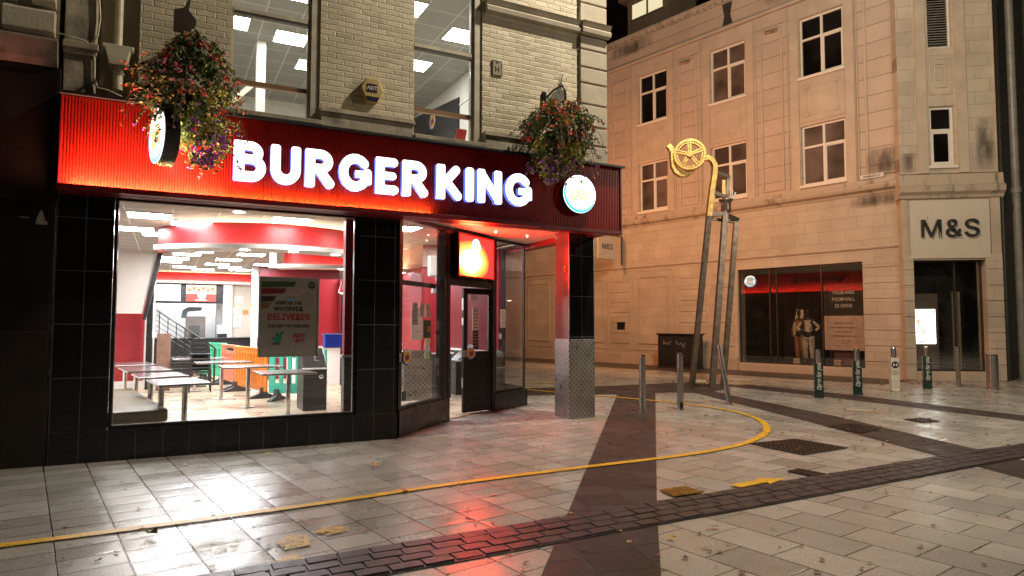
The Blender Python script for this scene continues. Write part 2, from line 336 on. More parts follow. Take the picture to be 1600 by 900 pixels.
# sett drainage channel: real setts, four rows
def channel():
    pts = [(-3.6, 2.85), (-1.2, 4.12), (0, 4.78), (1.2, 5.44), (2.0, 5.86), (3.6, 6.74), (5.8, 7.94), (8.2, 9.05), (11, 10.2)]
    P = [Vector((x, y, 0)) for x, y in pts]; mb = MB(); bed = MB()
    seg = [(P[i+1]-P[i]).length for i in range(len(P)-1)]; tot = sum(seg)
    def at(s):
        for i, l in enumerate(seg):
            if s <= l or i == len(seg)-1: d = (P[i+1]-P[i]).normalized(); return P[i]+d*s, d
            s -= l
    for r in range(4):
        s = rnd.random()*.2; off = (r-1.5)*.122
        while s < tot-.25:
            ln = rnd.uniform(.19, .225); c, d = at(s+ln/2); n = Vector((-d.y, d.x, 0)); c = c+n*off
            h = .017+rnd.uniform(-.002, .002); a = ln/2-.002; b = .0585; ii = .007
            tl = [rnd.uniform(-.0015, .0015) for _ in range(2)]
            vs = [c+d*(x*a)+n*(y*b)+Vector((0, 0, .003)) for x, y in ((-1,-1),(1,-1),(1,1),(-1,1))]
            vs += [c+d*(x*(a-ii))+n*(y*(b-ii))+Vector((0, 0, h+x*tl[0]+y*tl[1])) for x, y in ((-1,-1),(1,-1),(1,1),(-1,1))]
            mb.add(vs, [(4,5,6,7),(0,1,5,4),(1,2,6,5),(2,3,7,6),(3,0,4,7)]); s += ln+.006
    le = []; re = []
    for i, p in enumerate(P):
        d = (P[min(i+1, len(P)-1)]-P[max(i-1, 0)]).normalized(); n = Vector((-d.y, d.x, 0)); le.append(p+n*.26); re.append(p-n*.26)
    for i in range(len(P)-1):
        bed.add([(*le[i][:2], .0085), (*le[i+1][:2], .0085), (*re[i+1][:2], .0085), (*re[i][:2], .0085)], [(0,3,2,1)])
    struct(bed.build('channel_bed', pbr('wet_grout', (.012, .010, .009), .4)))
    o = mb.build('sett_channel', pbr('dark_setts', (.050, .040, .043), .42, var=.35, vs=5, bump=.0008, bs=70, spec=.35)); struct(o)
channel()
# yellow queue line
def ribbon(pts, wd, z, name, mat):
    P = [Vector((x, y, 0)) for x, y in pts]
    # Catmull-Rom smoothing
    Q = []
    for i in range(len(P)-1):
        p0, p1, p2, p3 = P[max(i-1, 0)], P[i], P[i+1], P[min(i+2, len(P)-1)]
        for k in range(6):
            t = k/6; Q.append(.5*((2*p1)+(p2-p0)*t+(2*p0-5*p1+4*p2-p3)*t*t+(3*p1-p0-3*p2+p3)*t**3))
    Q.append(P[-1]); mb = MB()
    for i in range(len(Q)-1):
        def nn(j):
            d = (Q[min(j+1, len(Q)-1)]-Q[max(j-1, 0)]).normalized(); return Vector((-d.y, d.x, 0))*wd/2
        a, b = nn(i), nn(i+1)
        mb.add([(*(Q[i]+a)[:2], z), (*(Q[i+1]+b)[:2], z), (*(Q[i+1]-b)[:2], z), (*(Q[i]-a)[:2], z)], [(0,3,2,1)])
    return struct(mb.build(name, mat))
def paintmat(name, col, wear):
    t = NT(name); o = t.obj(); tr = t.n.new('ShaderNodeBsdfTransparent'); mx = t.n.new('ShaderNodeMixShader')
    m = t.ramp(t.noise(o, 30, 5, .75).outputs['Fac'], wear, wear+.06)
    n = t.ramp(t.noise(o, 4, 4).outputs['Fac'], .3, .7, .8, 1.1); t.put(t.b.inputs['Base Color'], t.mix(1., col, t.comb(n, n, n), 'MULTIPLY')); t.b.inputs['Roughness'].default_value = .42
    t.put(t.b.inputs['Normal'], t.bump(t.noise(o, 90, 4, .7).outputs['Fac'], .0016))
    t.put(mx.inputs[0], m); t.t.links.new(tr.outputs[0], mx.inputs[1]); t.t.links.new(t.b.outputs[0], mx.inputs[2]); t.t.links.new(mx.outputs[0], t.n['Material Output'].inputs[0]); return t.m
YP = paintmat('yellow_road_paint', (.78, .47, .02), .37); YW = paintmat('worn_yellow_paint', (.62, .40, .05), .44)
line = [(-6.0, 3.2), (-4.6, 3.95), (-3.45, 4.58), (-2.62, 5.05), (-1.6, 5.66), (-.53, 6.37), (.78, 7.11), (1.81, 7.66), (2.5, 8.12), (3.05, 8.65), (3.6, 9.5), (3.92, 10.63), (3.85, 11.7), (3.4, 12.65), (2.72, 13.4), (2.14, 13.97), (.9, 15.0), (.2, 15.8), (-.6, 16.8)]
ribbon(line, .098, .0125, 'painted_line', YP)
def mark(px, mat, name='painted_mark', z=.0125): return struct(MB().poly([(x, y, z) for x, y in px]).build(name, mat))
mark([(2.03, 6.30), (2.10, 6.20), (2.42, 6.40), (2.42, 6.33), (2.66, 6.57), (2.36, 6.56), (2.37, 6.50)], YP, z=.019)       # arrow beside the channel
mark([(-1.62, 4.66), (-1.50, 4.50), (-1.36, 4.60), (-1.44, 4.80), (-1.58, 4.84)], YW); mark([(-1.42, 4.88), (-1.30, 4.82), (-1.18, 4.92), (-1.24, 5.02), (-1.38, 5.0)], YW)
mark([(-2.2, 4.62), (-1.98, 4.42), (-1.75, 4.62), (-1.95, 4.80)], paintmat('very_worn_yellow_paint', (.5, .40, .15), .52)); mark([(-1.5, 4.30), (-1.40, 4.20), (-1.30, 4.32), (-1.42, 4.42)], YW)
mark([(5.3, 17.2), (5.5, 16.95), (6.3, 17.0), (6.2, 17.25)], YW); mark([(.3, 17.6), (.35, 17.2), (1.2, 17.25), (1.2, 17.6)], YW); mark([(5.55, 12.1), (5.62, 12.0), (6.35, 11.55), (6.4, 11.62)], YW)
mark([(-.1, 16.9), (-.1, 16.7), (.7, 16.4), (.75, 16.55)], YW)

# manhole and access covers
def cover(name, label, corners, col, rough, metal, z=.009, cells=6):
    P = [Vector((x, y, 0)) for x, y in corners]; t = thing(name, label, 'manhole cover', WF, (*(sum(P, Vector())/4)[:2], z), 0, None)
    c = sum(P, Vector())/4; Q = [p-c for p in P]; mat = pbr('cover_metal_'+name+str(cells), col, rough, metal, var=.4, vs=10, bump=.001, bs=90)
    rim = MB()
    for i in range(4):
        a, b = Q[i], Q[(i+1) % 4]; rim.add([(*a[:2], 0), (*b[:2], 0), (*(b*.94)[:2], 0), (*(a*.94)[:2], 0), (*a[:2], .006), (*b[:2], .006), (*(b*.94)[:2], .006), (*(a*.94)[:2], .006)], [(4,5,6,7),(0,1,5,4),(3,2,6,7)])
    rim.build('rim', mat, t)
    pl = MB(); pl.add([(*(q*.93)[:2], .001) for q in Q], [(0,1,2,3)])
    for i in range(cells):
        for j in range(cells):
            def q(a, b):
                p = (Q[0]*(1-a)*(1-b)+Q[1]*a*(1-b)+Q[2]*a*b+Q[3]*(1-a)*b)*.92; return p
            a0, b0 = (i+.14)/cells, (j+.14)/cells; a1, b1 = (i+.86)/cells, (j+.86)/cells
            vs = [(*q(a, b)[:2], zz) for zz in (.001, .007) for a, b in ((a0,b0),(a1,b0),(a1,b1),(a0,b1))]
            pl.add(vs, [(4,5,6,7),(0,1,5,4),(1,2,6,5),(2,3,7,6),(3,0,4,7)])
    pl.build('plate', mat, t); return t
cover('manhole_cover', 'large dark square manhole cover beside the curve of the yellow line', [(3.0, 8.52), (3.74, 8.86), (4.11, 8.23), (3.36, 7.78)], (.035, .025, .02), .4, .3, cells=10)
cover('manhole_cover', 'small golden worn metal cover beside the dark paving band', [(1.33, 6.11), (1.6, 6.25), (1.72, 6.03), (1.42, 5.88)], (.45, .30, .08), .35, .8, z=.013, cells=7)
cover('manhole_cover', 'small dark rectangular cover just above the yellow arrow', [(2.82, 6.92), (3.0, 7.04), (3.16, 6.80), (2.98, 6.68)], (.04, .03, .025), .4, .3, cells=4)
cover('manhole_cover', 'dark grid cover set into the dark paving band', [(4.66, 9.97), (5.22, 10.3), (5.36, 9.74), (4.84, 9.34)], (.03, .022, .02), .4, .3, cells=8)
cover('manhole_cover', 'narrow dark cover lying between two dark bands in front of the white bollard sleeve', [(6.25, 10.73), (6.64, 10.90), (6.72, 10.52), (6.34, 10.38)], (.03, .022, .02), .4, .3, cells=5)

# ================================================================ RESTAURANT BUILDING
TILE = tiled('black_wall_tiles', 'xz', .27, .583, (.010, .010, .011), (.11, .11, .105), .04, .337, rough=.22, joint=.0042, var=.15, jb=.001, blot=.05, soft=.6)
TILEP = tiled('black_plinth_tiles', 'xz', .27, .62, (.010, .010, .011), (.09, .09, .085), .04, -.28, rough=.25, joint=.004, var=.15, jb=.001, blot=.05, soft=.6)
BRICK = tiled('painted_brick', 'xz', .225, .075, (.56, .50, .36), (.50, .44, .31), 0, .02, stag=.5, rough=.55, joint=.010, var=.04, jb=.0035, tilt=.012, nb=.004, ns=16, blot=.12, warp=.028, soft=.2, rv=.05)
STONE = pbr('painted_stone', (.46, .41, .32), .6, var=.15, vs=3, bump=.004, bs=25)
DIRTY = pbr('dirty_painted_stone', (.36, .32, .24), .65, var=.45, vs=4, bump=.006, bs=20)
RIB = pbr('ribbed_red_panel', (.30, .012, .005), .38, var=.08, spec=.4)
DRED = pbr('dark_red_trim', (.16, .008, .012), .35)
bk = thing('restaurant_building', 'restaurant on the corner with black tiled base, red ribbed fascia and cream painted brick above', 'building', BF)
def part(mb, name, mat, parent=bk, **k): return mb.build(name, mat, parent, **k)
part(MB().wall(.03, 3.86, .0, 3.02, 0, .24, [(.57, 3.32, .34, 2.94)]), 'tiled_wall', TILE, bevel=.003)
part(MB().box(.035, 3.87, -.016, -.002, .0, .335), 'plinth', TILEP, bevel=.003)
wf = part(MB().frame(.575, 3.315, .345, 2.935, .03, .10, .035), 'window_frame', BLACK)
tr = MB().frame(.612, 3.278, .382, 2.898, .026, .034, .007); part(tr, 'bead', STEEL, wf)
part(MB().box(.61, 3.28, .062, .066, .38, 2.90), 'pane', GLASS, wf)
part(MB().box(.58, 3.31, -.02, .11, .325, .343), 'sill', BLACK, wf)
# upper brick wall
HOL = [(1.74, 2.82, 4.14, 6.95), (4.10, 5.16, 4.14, 6.95)]
part(MB().wall(.75, 6.86, 4.0, 11, .15, .45, HOL), 'brick_wall', BRICK)
part(MB().box(.33, .75, .34, .45, 4.0, 11).box(.735, .749, .16, .34, 4.0, 11), 'recessed_wall', STONE)
pil = MB().box(.03, .33, .05, .4, 4.02, 11).box(.02, .36, .0, .05, 4.56, 4.64).box(.025, .345, .02, .05, 4.50, 4.56)
part(pil, 'plaster_pilaster', DIRTY, bevel=.01)
# base blocks under the brick piers
def pierbase(a, b):
    m = MB().box(a, b, .07, .15, 4.0, 4.27).box(a-.015, b+.015, .045, .15, 4.27, 4.30).box(a-.005, b+.005, .06, .15, 4.30, 4.335)
    part(m, 'pier_base', DIRTY, bevel=.006)
pierbase(.76, 1.72); pierbase(2.83, 4.09); pierbase(5.18, 6.84)
# corner quoins with joints
q = MB(); zs = [4.0, 4.36, 4.66, 5.02, 5.36, 5.62, 5.91, 6.14]
for a, b in zip(zs, zs[1:]): q.box(6.86, 7.37, .10, 1.0, a+.014, b-.014)
for k in range(12): q.box(6.86, 7.37, .10, 1.0, 6.35+.32*k+.014, 6.67+.32*k-.014)
q.box(6.875, 7.35, .14, 1.0, 4.0, 11); part(q, 'corner_quoins', STONE, bevel=.012)
bd = MB().prism([(.15, 6.14), (.06, 6.16), (.05, 6.22), (.085, 6.26), (.05, 6.30), (.03, 6.335), (.15, 6.36)], 'x', 5.2, 6.87)
bd.prism([(.10, 6.14), (.02, 6.16), (.01, 6.22), (.045, 6.26), (.01, 6.30), (-.01, 6.335), (.10, 6.36)], 'x', 6.86, 7.40)
part(bd, 'string_course', STONE)
part(MB().box(7.14, 7.36, 1.0, 17, 4.0, 11).box(-.6, 7.36, 16.8, 17, 0, 11).box(.0, 7.36, .45, 17, 10.8, 11), 'rear_walls', STONE)
part(MB().box(.1, 7.3, .16, 16.8, 7.0, 7.2).box(.1, 7.3, .16, 16.8, 3.56, 3.7), 'floor_slabs', CREAM)
# upper windows
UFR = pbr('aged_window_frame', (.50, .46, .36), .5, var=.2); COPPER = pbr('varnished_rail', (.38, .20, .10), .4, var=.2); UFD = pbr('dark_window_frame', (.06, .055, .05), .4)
def upwin(a, b, label=None):
    f = MB().box(a, a+.03, .2, .3, 4.14, 6.95).box(b-.11, b, .17, .30, 4.14, 6.95).box(b-.15, b-.115, .22, .3, 4.14, 6.95).box(a+.03, b-.15, .2, .3, 4.14, 4.19).box(a+.03, b-.15, .2, .3, 6.88, 6.95)
    o = part(f, 'upper_window', UFR)
    part(MB().box(a+.03, b-.15, .19, .27, 5.44, 5.49), 'transom', UFR, o); part(MB().box(a+.03, b-.15, .185, .26, 5.405, 5.438), 'transom_dark_strip', UFD, o)  # dark strip just under the transom
    part(MB().box(a+.03, b-.15, .24, .30, 4.525, 4.585), 'safety_rail', COPPER, o)
    part(MB().box(a+.03, b-.15, .232, .236, 4.19, 5.40).box(a+.03, b-.15, .232, .236, 5.49, 6.88), 'pane', UGLASS, o)
    part(MB().box(a-.01, b+.02, .02, .2, 4.08, 4.138), 'sill', DIRTY, o, bevel=.006)
upwin(1.74, 2.82); upwin(4.10, 5.16)
# fascia: ribbed red panels, capping, ledge, LED strip
def ribs(u0, u1, z0, z1, y, period=.030, depth=.008, side=False):
    mb = MB(); n = int((u1-u0)/period); prof = []
    for i in range(n+1):
        a = u0+i*period
        prof += [(a, 0), (a+period*.42, 0), (a+period*.55, depth), (a+period*.87, depth)]
    vs = []
    for (a, d) in prof:
        a = min(a, u1)
        if side: vs += [(y-d, a, z0), (y-d, a, z1)]
        else: vs += [(a, y+d, z0), (a, y+d, z1)]
    return mb.add(vs, [(2*i, 2*i+2, 2*i+3, 2*i+1) for i in range(len(prof)-1)])
fas = part(ribs(.06, 7.44, 2.99, 3.97, -.15), 'fascia', RIB, weld=False)
part(MB().box(.065, 7.43, -.134, .0, 2.96, 4.0), 'backing_board', RIB, fas)
part(MB().box(.05, .064, -.165, .0, 2.95, 4.0), 'edge_trim', DRED, fas); part(MB().box(7.425, 7.45, -.165, -.1, 2.95, 4.0), 'edge_trim', DRED, fas)
part(MB().prism([(-.24, 3.965), (.15, 4.03), (.15, 4.07), (-.24, 4.0)], 'x', .04, 7.47), 'capping', pbr('bitumen_capping', (.02, .02, .02), .45, bump=.003, bs=15), bevel=.004)
lg = part(MB().box(.05, 5.9, -.30, -.15, 2.925, 2.945).box(.05, 5.9, -.305, -.293, 2.925, 2.985).box(5.9, 7.45, -.17, -.15, 2.925, 2.985), 'light_ledge', DRED, bevel=.003)
LED = emit('red_fascia_led', (1, .75, .22), 560)
led = MB()
u_ = .16
while u_ < 4.2:
    led.add([(u_, -.186, 2.99), (u_+.08, -.186, 2.99), (u_+.08, -.176, 2.99), (u_, -.176, 2.99)], [(0, 1, 2, 3)]); u_ += .085
part(led, 'led_strip', LED, lg, weld=False); led = MB(); led.add([(.12, -.28, 2.949), (1.62, -.28, 2.949), (1.62, -.262, 2.949), (.12, -.262, 2.949)], [(0, 1, 2, 3)]); part(led, 'added_led_strip', emit('added_fascia_led', (1, .35, .25), 1300), lg, weld=False)  # second strip added to brighten the left end of the fascia
part(MB().box(.05, 7.46, -.149, .03, 2.921, 2.988), 'fascia_base_rail', DRED, fas)
# side fascia along the other street, seen in the shop window's reflection
sf = part(ribs(-.14, 13, 2.99, 3.97, 7.46, side=True), 'side_fascia', RIB, weld=False)
part(MB().box(7.20, 7.445, .0, 13, 2.96, 3.98), 'backing_board', RIB, sf)
lg2 = part(MB().box(7.46, 7.62, 5.6, 11.8, 3.05, 3.07).box(7.61, 7.62, 5.6, 11.8, 3.05, 3.10), 'side_light_ledge', DRED)
led = MB(); u_ = 5.8
while u_ < 11.6:
    led.add([(7.482, u_, 3.075), (7.492, u_, 3.075), (7.492, u_+.08, 3.075), (7.482, u_+.08, 3.075)], [(0, 1, 2, 3)]); u_ += .085
part(led, 'led_strip', emit('side_fascia_led', (1, .5, .4), 1800), lg2, weld=False)
# soffit
SOF = pbr('soffit_cream', (.62, .56, .46), .5, var=.05)
so = part(MB().prism([(3.6, -.13), (7.19, -.13), (7.19, 3.6), (7.0, 3.6), (7.0, 2.5), (6.2, 2.12), (5.0, 1.32), (3.8, .2)], 'z', 3.045, 3.06), 'soffit', SOF)
part(MB().cyl((5.4, .3, 3.040), (5.4, .3, 3.046), .085, n=20), 'downlight', emit('soffit_downlight', (1, .93, .8), 14), so)
for a, b in ((4.3, .06), (4.86, .10), (5.35, .12), (5.85, .14), (6.35, .16), (5.9, 1.2), (6.6, 1.4), (6.9, .3)): part(MB().cyl((a, b, 3.02), (a, b, 3.046), .012, n=8), 'small_light', emit('tiny_soffit_lights', (1, .9, .75), 12), so)
part(MB().prism([(6.2, 3.0), (7.19, 3.0), (7.19, 3.12), (6.2, 3.12)], 'y', 3.55, 3.6), 'soffit_end_trim', REDD)
# shopfront beside the entrance, three canted runs
def run(x0, y0, x1, y1): return (x0, y0, 0), math.atan2(y1-y0, x1-x0), math.hypot(x1-x0, y1-y0)
A1, z1, L1 = run(3.88, .10, 5.02, 1.2)
f = part(MB().box(0, .09, -.04, .08, .36, 3.04).box(L1-.12, L1, -.04, .10, .0, 3.04).box(.09, L1-.12, -.03, .05, .36, .40).box(.09, L1-.12, -.03, .05, 2.98, 3.04).box(.22, .27, .10, .14, .36, 2.14).box(.22, L1-.12, .10, .14, 2.07, 2.14), 'canted_window', BLACK, loc=A1, rz=z1, bevel=.003)
part(MB().box(.09, L1-.12, .0, .004, .40, 2.98), 'pane', GLASS, f)
part(MB().box(.0, L1-.01, -.06, .12, .0, .355), 'plinth', TILEP, loc=A1, rz=z1, bevel=.003)
A2, z2, L2 = run(5.02, 1.2, 6.22, 1.99)
part(MB().box(.0, .07, -.05, .07, .0, 3.04).box(L2-.06, L2+.04, -.05, .07, .0, 3.04).box(.07, L2-.06, -.04, .06, 2.14, 2.24).box(.07, L2-.06, .0, .06, 2.24, 3.04), 'door_frame', BLACK, loc=A2, rz=z2, bevel=.003)
def door():
    d = bpy.data.objects.new('door', None)
    a = (6.17, 1.965, 0); b = (5.58, 1.75, 0); ang = math.atan2(b[1]-a[1], b[0]-a[0]); L = .66
    f = MB().box(0, .07, -.022, .022, .03, 2.13).box(L-.085, L, -.022, .022, .03, 2.13).box(.07, L-.085, -.022, .022, 2.03, 2.13).box(.07, L-.085, -.022, .022, .03, .24).box(.07, L-.085, -.022, .022, .95, 1.05).box(.07, L-.085, -.012, .012, .24, .95)
    o = part(f, 'door', BLACK, loc=a, rz=ang, bevel=.004)
    part(MB().box(.07, L-.085, -.003, .003, 1.05, 2.03), 'pane', GLASS, o)
    part(MB().frame(.066, L-.08, 1.045, 2.035, .0225, .027, .012), 'glazing_bead', STEEL, o)
    for za, zb in ((.45, .62), (1.5, 1.62), (1.75, 1.95)): part(MB().box(L-.002, L+.006, -.018, .018, za, zb), 'lock_plate', STEEL, o)
    return o, L
dr, DL = door()
A3, z3, L3 = run(6.22, 1.99, 7.12, 2.48)
f = part(MB().box(.04, .09, -.03, .05, .31, 3.04).box(L3-.022, L3+.01, -.02, .02, .33, 3.04).box(.09, L3-.02, -.02, .03, .31, .345).box(.09, L3-.02, -.02, .03, 3.0, 3.04), 'corner_window', BLACK, loc=A3, rz=z3, bevel=.002)
part(MB().box(.09, L3-.022, .0, .004, .345, 3.0), 'pane', GLASS, f)
part(MB().prism([(6.25, 1.93), (7.17, 2.43), (7.17, 3.45), (6.98, 3.45), (6.98, 2.58), (6.2, 2.14)], 'z', .0, .31), 'plinth', TILEP, bevel=.003)
f = part(MB().box(7.10, 7.14, 3.30, 3.45, .31, 3.04).box(7.10, 7.14, 2.5, 3.3, .31, .34).box(7.10, 7.14, 2.5, 3.3, 3.0, 3.04), 'side_window', BLACK)
part(MB().box(7.118, 7.122, 2.5, 3.3, .34, 3.0), 'pane', GLASS, f)
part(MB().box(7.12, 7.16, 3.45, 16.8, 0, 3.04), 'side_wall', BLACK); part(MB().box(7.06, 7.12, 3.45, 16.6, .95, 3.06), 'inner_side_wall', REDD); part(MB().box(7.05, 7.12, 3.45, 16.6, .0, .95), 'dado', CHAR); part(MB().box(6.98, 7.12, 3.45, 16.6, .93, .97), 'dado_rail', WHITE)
# column
col = part(MB().box(6.88, 7.36, .50, .93, 1.27, 3.045), 'column', tiled('column_tiles', 'xz', .245, .66, (.010, .010, .012), (.10, .10, .10), 6.88, -.01, rough=.13, joint=.004, var=.1, jb=.001, blot=.03), bevel=.004)
def chequer():
    t = NT('chequer_plate'); x, y, z = t.sep(t.obj()); s_ = t.math('ADD', x, y)
    a = t.math('FRACT', t.math('MULTIPLY', s_, 24.)); b = t.math('FRACT', t.math('MULTIPLY', z, 24.)); p = t.math('PINGPONG', t.math('ADD', t.math('FLOOR', t.math('MULTIPLY', s_, 24.)), t.math('FLOOR', t.math('MULTIPLY', z, 24.))), 1.)
    d1 = t.math('ABSOLUTE', t.math('SUBTRACT', a, b)); d2 = t.math('ABSOLUTE', t.math('SUBTRACT', t.math('ADD', a, b), 1.))
    n = t.n.new('ShaderNodeMix'); n.data_type = 'FLOAT'; t.put(n.inputs[0], p); t.put(n.inputs[2], d1); t.put(n.inputs[3], d2)
    h = t.ramp(n.outputs[0], .14, .34, 1, 0)
    h = t.math('MULTIPLY', h, t.ramp(t.math('MINIMUM', a, t.math('SUBTRACT', 1., a)), .05, .16))
    t.put(t.b.inputs['Normal'], t.bump(h, .0015)); t.b.inputs['Metallic'].default_value = 1; t.put(t.b.inputs['Base Color'], t.mix(h, (.36, .35, .33), (.78, .75, .71))); t.put(t.b.inputs['Roughness'], t.ramp(t.noise(t.obj(), 9, 4).outputs['Fac'], .3, .7, .25, .42))
    return t.m
CHQ = chequer()
part(MB().box(6.872, 7.368, .492, .938, .0, 1.275), 'kick_plate', CHQ, col, bevel=.004)
part(MB().box(6.873, 6.884, .494, .505, 1.277, 3.04).box(7.356, 7.367, .494, .505, 1.277, 3.04), 'corner_trim', STEEL, col)
st = MB()
for i in range(14):
    t_ = i/14*6.28; st.box(6.86+0, 6.8785, .60+.03*math.cos(t_)-.006, .60+.03*math.cos(t_)+.006, 2.42+.045*math.sin(t_)-.006, 2.42+.045*math.sin(t_)+.006)
part(st, 'ring_sticker', YEL, col)

# ---------------------------------------------------------------- interior shell
struct(MB().prism([(-.6, .2), (3.86, .2), (5.02, 1.22), (6.2, 2.0), (7.08, 2.5), (7.08, 16.7), (-.6, 16.7)], 'z', .004, .014).build('restaurant_floor', tiled('tan_floor_tiles', 'xy', .3, .3, (.46, .36, .25), (.28, .24, .2), rough=.32, joint=.004, var=.14, jb=.001, blot=.12), None, BF))
CEIL = tiled('ceiling_tiles', 'xy', .6, .6, (.36, .34, .32), (.75, .72, .68), -.04, .08, rough=.8, joint=.013, var=.05, jb=.002, blot=.04)
part(MB().box(-.6, 7.08, .25, 16.7, 3.10, 3.14), 'ceiling', CEIL)
part(MB().box(.3, 3.86, .245, .55, 2.93, 3.10), 'window_bulkhead', CREAM)
bh = MB(); 
for a in (1.9,): bh.cyl((a, .42, 2.922), (a, .42, 2.93), .07, n=16)
part(bh, 'downlight', emit('bulkhead_downlight', (1, .97, .9), 8))
part(MB().box(-.65, -.6, .2, 16.7, 0, 3.14), 'left_wall', WHITE)
part(MB().box(-.6, .69, 9.40, 9.5, .18, 3.1), 'red_end_wall', REDW); part(MB().box(-.6, .69, 9.38, 9.5, .0, .18), 'skirting', WHITE)
# stair underside, carriage and rails
part(MB().prism([(-.6, 1.74), (.64, 1.74), (.90, 3.1), (-.6, 3.1)], 'y', 8.0, 8.1), 'stair_soffit', pbr('stair_soffit_white', (.66, .62, .57), .6, var=.03))
part(MB().prism([(.64, 1.60), (.70, 1.60), (1.0, 3.1), (.90, 3.1)], 'y', 7.95, 8.2).box(.70, .82, 8.9, 9.0, .0, 3.1), 'stair_stringer', BLACK)
part(MB().box(.655, .69, 9.2, 9.25, .0, 1.8).box(.84, .87, 8.6, 8.65, .0, 3.1), 'white_edge_strips', WHITE)
rl = MB(); 
for k, dz in enumerate((0, -.12, -.24, -.36, -.48)): rl.tube([(.90, 9.0, 1.84+dz), (2.08, 9.0, 1.0+dz)], .02 if k == 0 else .009)
for k in range(7):
    a = .95+k*.18; z_ = 1.84-(a-.9)*.712; rl.box(a, a+.02, 8.99, 9.01, z_-.95, z_)
rl.tube([(2.08, 9.0, 1.0), (2.16, 9.0, .93), (2.16, 9.0, .05)], .022)
for k in range(6): rl.box(1.0, 2.0, 9.05, 9.3, .14*k, .14*k+.03)
part(rl, 'stair_railing', BLACK)
part(MB().box(.93, 1.21, 8.35, 8.42, .014, 1.3), 'wood_screen', pbr('dark_wood_laminate', (.20, .11, .075), .5, var=.25, vs=9))
# curved lit bulkheads hanging from the ceiling
LEDC = emit('cove_led', (1, .85, .5), 300)
REDC = pbr('bulkhead_red', (.30, .006, .010), .42, var=.04)
def ring(name, c, Ro, wd, z, a0=0, a1=360, n=72, b0=0):
    Ri = Ro-wd; o = part(MB().arc(c, Ri, Ri+.08, z+.04, 3.1, a0-b0, a1, n), name, REDC)
    part(MB().arc(c, Ri-.02, Ro, z, z+.035, a0-3, a1, n), 'ledge', WHITE, o); part(MB().arc(c, Ro-.014, Ro, z+.036, z+.07, a0-3, a1, n), 'ledge_lip', WHITE, o)
    m = MB(); k = int(Ri*R(a1-a0)/.12)
    for i in range(k):
        t_ = R(a0)+(R(a1-a0))*(i+.5)/k; x, y = c[0]+(Ri+.13)*math.cos(t_), c[1]+(Ri+.13)*math.sin(t_); m.add([(x-.025, y-.02, z+.04), (x+.025, y-.02, z+.04), (x+.025, y+.02, z+.04), (x-.025, y+.02, z+.04)], [(0, 1, 2, 3)])
    part(m, 'cove_leds', LEDC, o, weld=False)
    for i in range(max(2, int((a1-a0)/30))):
        t_ = R(a0+34+i*20); x, y = c[0]+(Ro-wd*.45)*math.cos(t_), c[1]+(Ro-wd*.45)*math.sin(t_); part(MB().cyl((x, y, z-.004), (x, y, z+.001), .07, n=14), 'downlight', PANEL2, o)
    return o
ring('ceiling_ring', (2.75, 4.25), 2.28, .52, 2.65, 219, 375, 72, 26)
ring('curved_bulkhead', (4.3, 6.6), 2.25, .45, 2.60, 232, 350, 48)
part(MB().box(2.90, 2.97, 4.85, 5.3, 2.62, 3.09), 'bulkhead_end', WHITE)
# counter bulkhead
o = part(MB().box(.5, 3.45, 14.0, 14.4, 2.83, 3.1), 'counter_bulkhead', REDC); m = MB()
for i in range(26): m.box(.6+.11*i, .64+.11*i, 13.93, 13.96, 2.80, 2.81)
part(m, 'cove_leds', LEDC, o); part(MB().box(.5, 3.45, 13.86, 14.3, 2.76, 2.798).box(.5, 3.45, 13.86, 13.875, 2.80, 2.84), 'ledge', WHITE, o)
part(MB().box(-.6, 2.66, 14.2, 14.3, 2.16, 2.76), 'menu_fascia', BLACK)
part(MB().box(.3, 3.75, 13.3, 14.0, .014, 1.08).box(.28, 3.78, 13.25, 14.05, 1.085, 1.11), 'serving_counter', BLACK, bevel=.01)
part(MB().box(.2, 7.05, 16.4, 16.6, 0, 3.1), 'kitchen_rear_wall', pbr('white_kitchen_wall', (.75, .76, .76), .4, var=.04))
cw = pbr('cream_interior_wall', (.55, .50, .42), .55, var=.04)
part(MB().box(2.66, 2.92, 14.0, 14.3, .0, 2.76), 'counter_pier', WHITE); part(MB().box(2.92, 3.62, 14.15, 14.3, 1.0, 2.76), 'cream_wall_panel', cw)
part(MB().box(3.62, 3.72, 13.6, 14.3, 0, 3.1).box(3.18, 3.33, 10.9, 11.1, .0, 3.1), 'white_posts', WHITE)
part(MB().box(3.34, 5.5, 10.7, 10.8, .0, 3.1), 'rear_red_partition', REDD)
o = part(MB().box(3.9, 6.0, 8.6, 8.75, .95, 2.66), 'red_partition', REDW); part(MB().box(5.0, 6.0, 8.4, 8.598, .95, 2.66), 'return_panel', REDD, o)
part(MB().box(3.8, 6.0, 8.55, 8.8, .0, .93).box(3.78, 6.0, 8.5, 8.85, .93, .96), 'partition_base', WHITE)
part(MB().box(4.95, 5.02, 8.0, 8.06, .0, 2.6), 'black_post', BLACK)
# red pier just inside the window
part(MB().box(3.235, 3.36, .33, .46, 1.10, 2.93), 'red_window_pier', REDW); part(MB().box(3.21, 3.38, .32, .47, 1.065, 1.10), 'pier_shelf', WHITE); part(MB().box(3.24, 3.45, .34, .5, .014, 1.06), 'pier_base', pbr('grey_panel', (.12, .12, .125), .45))
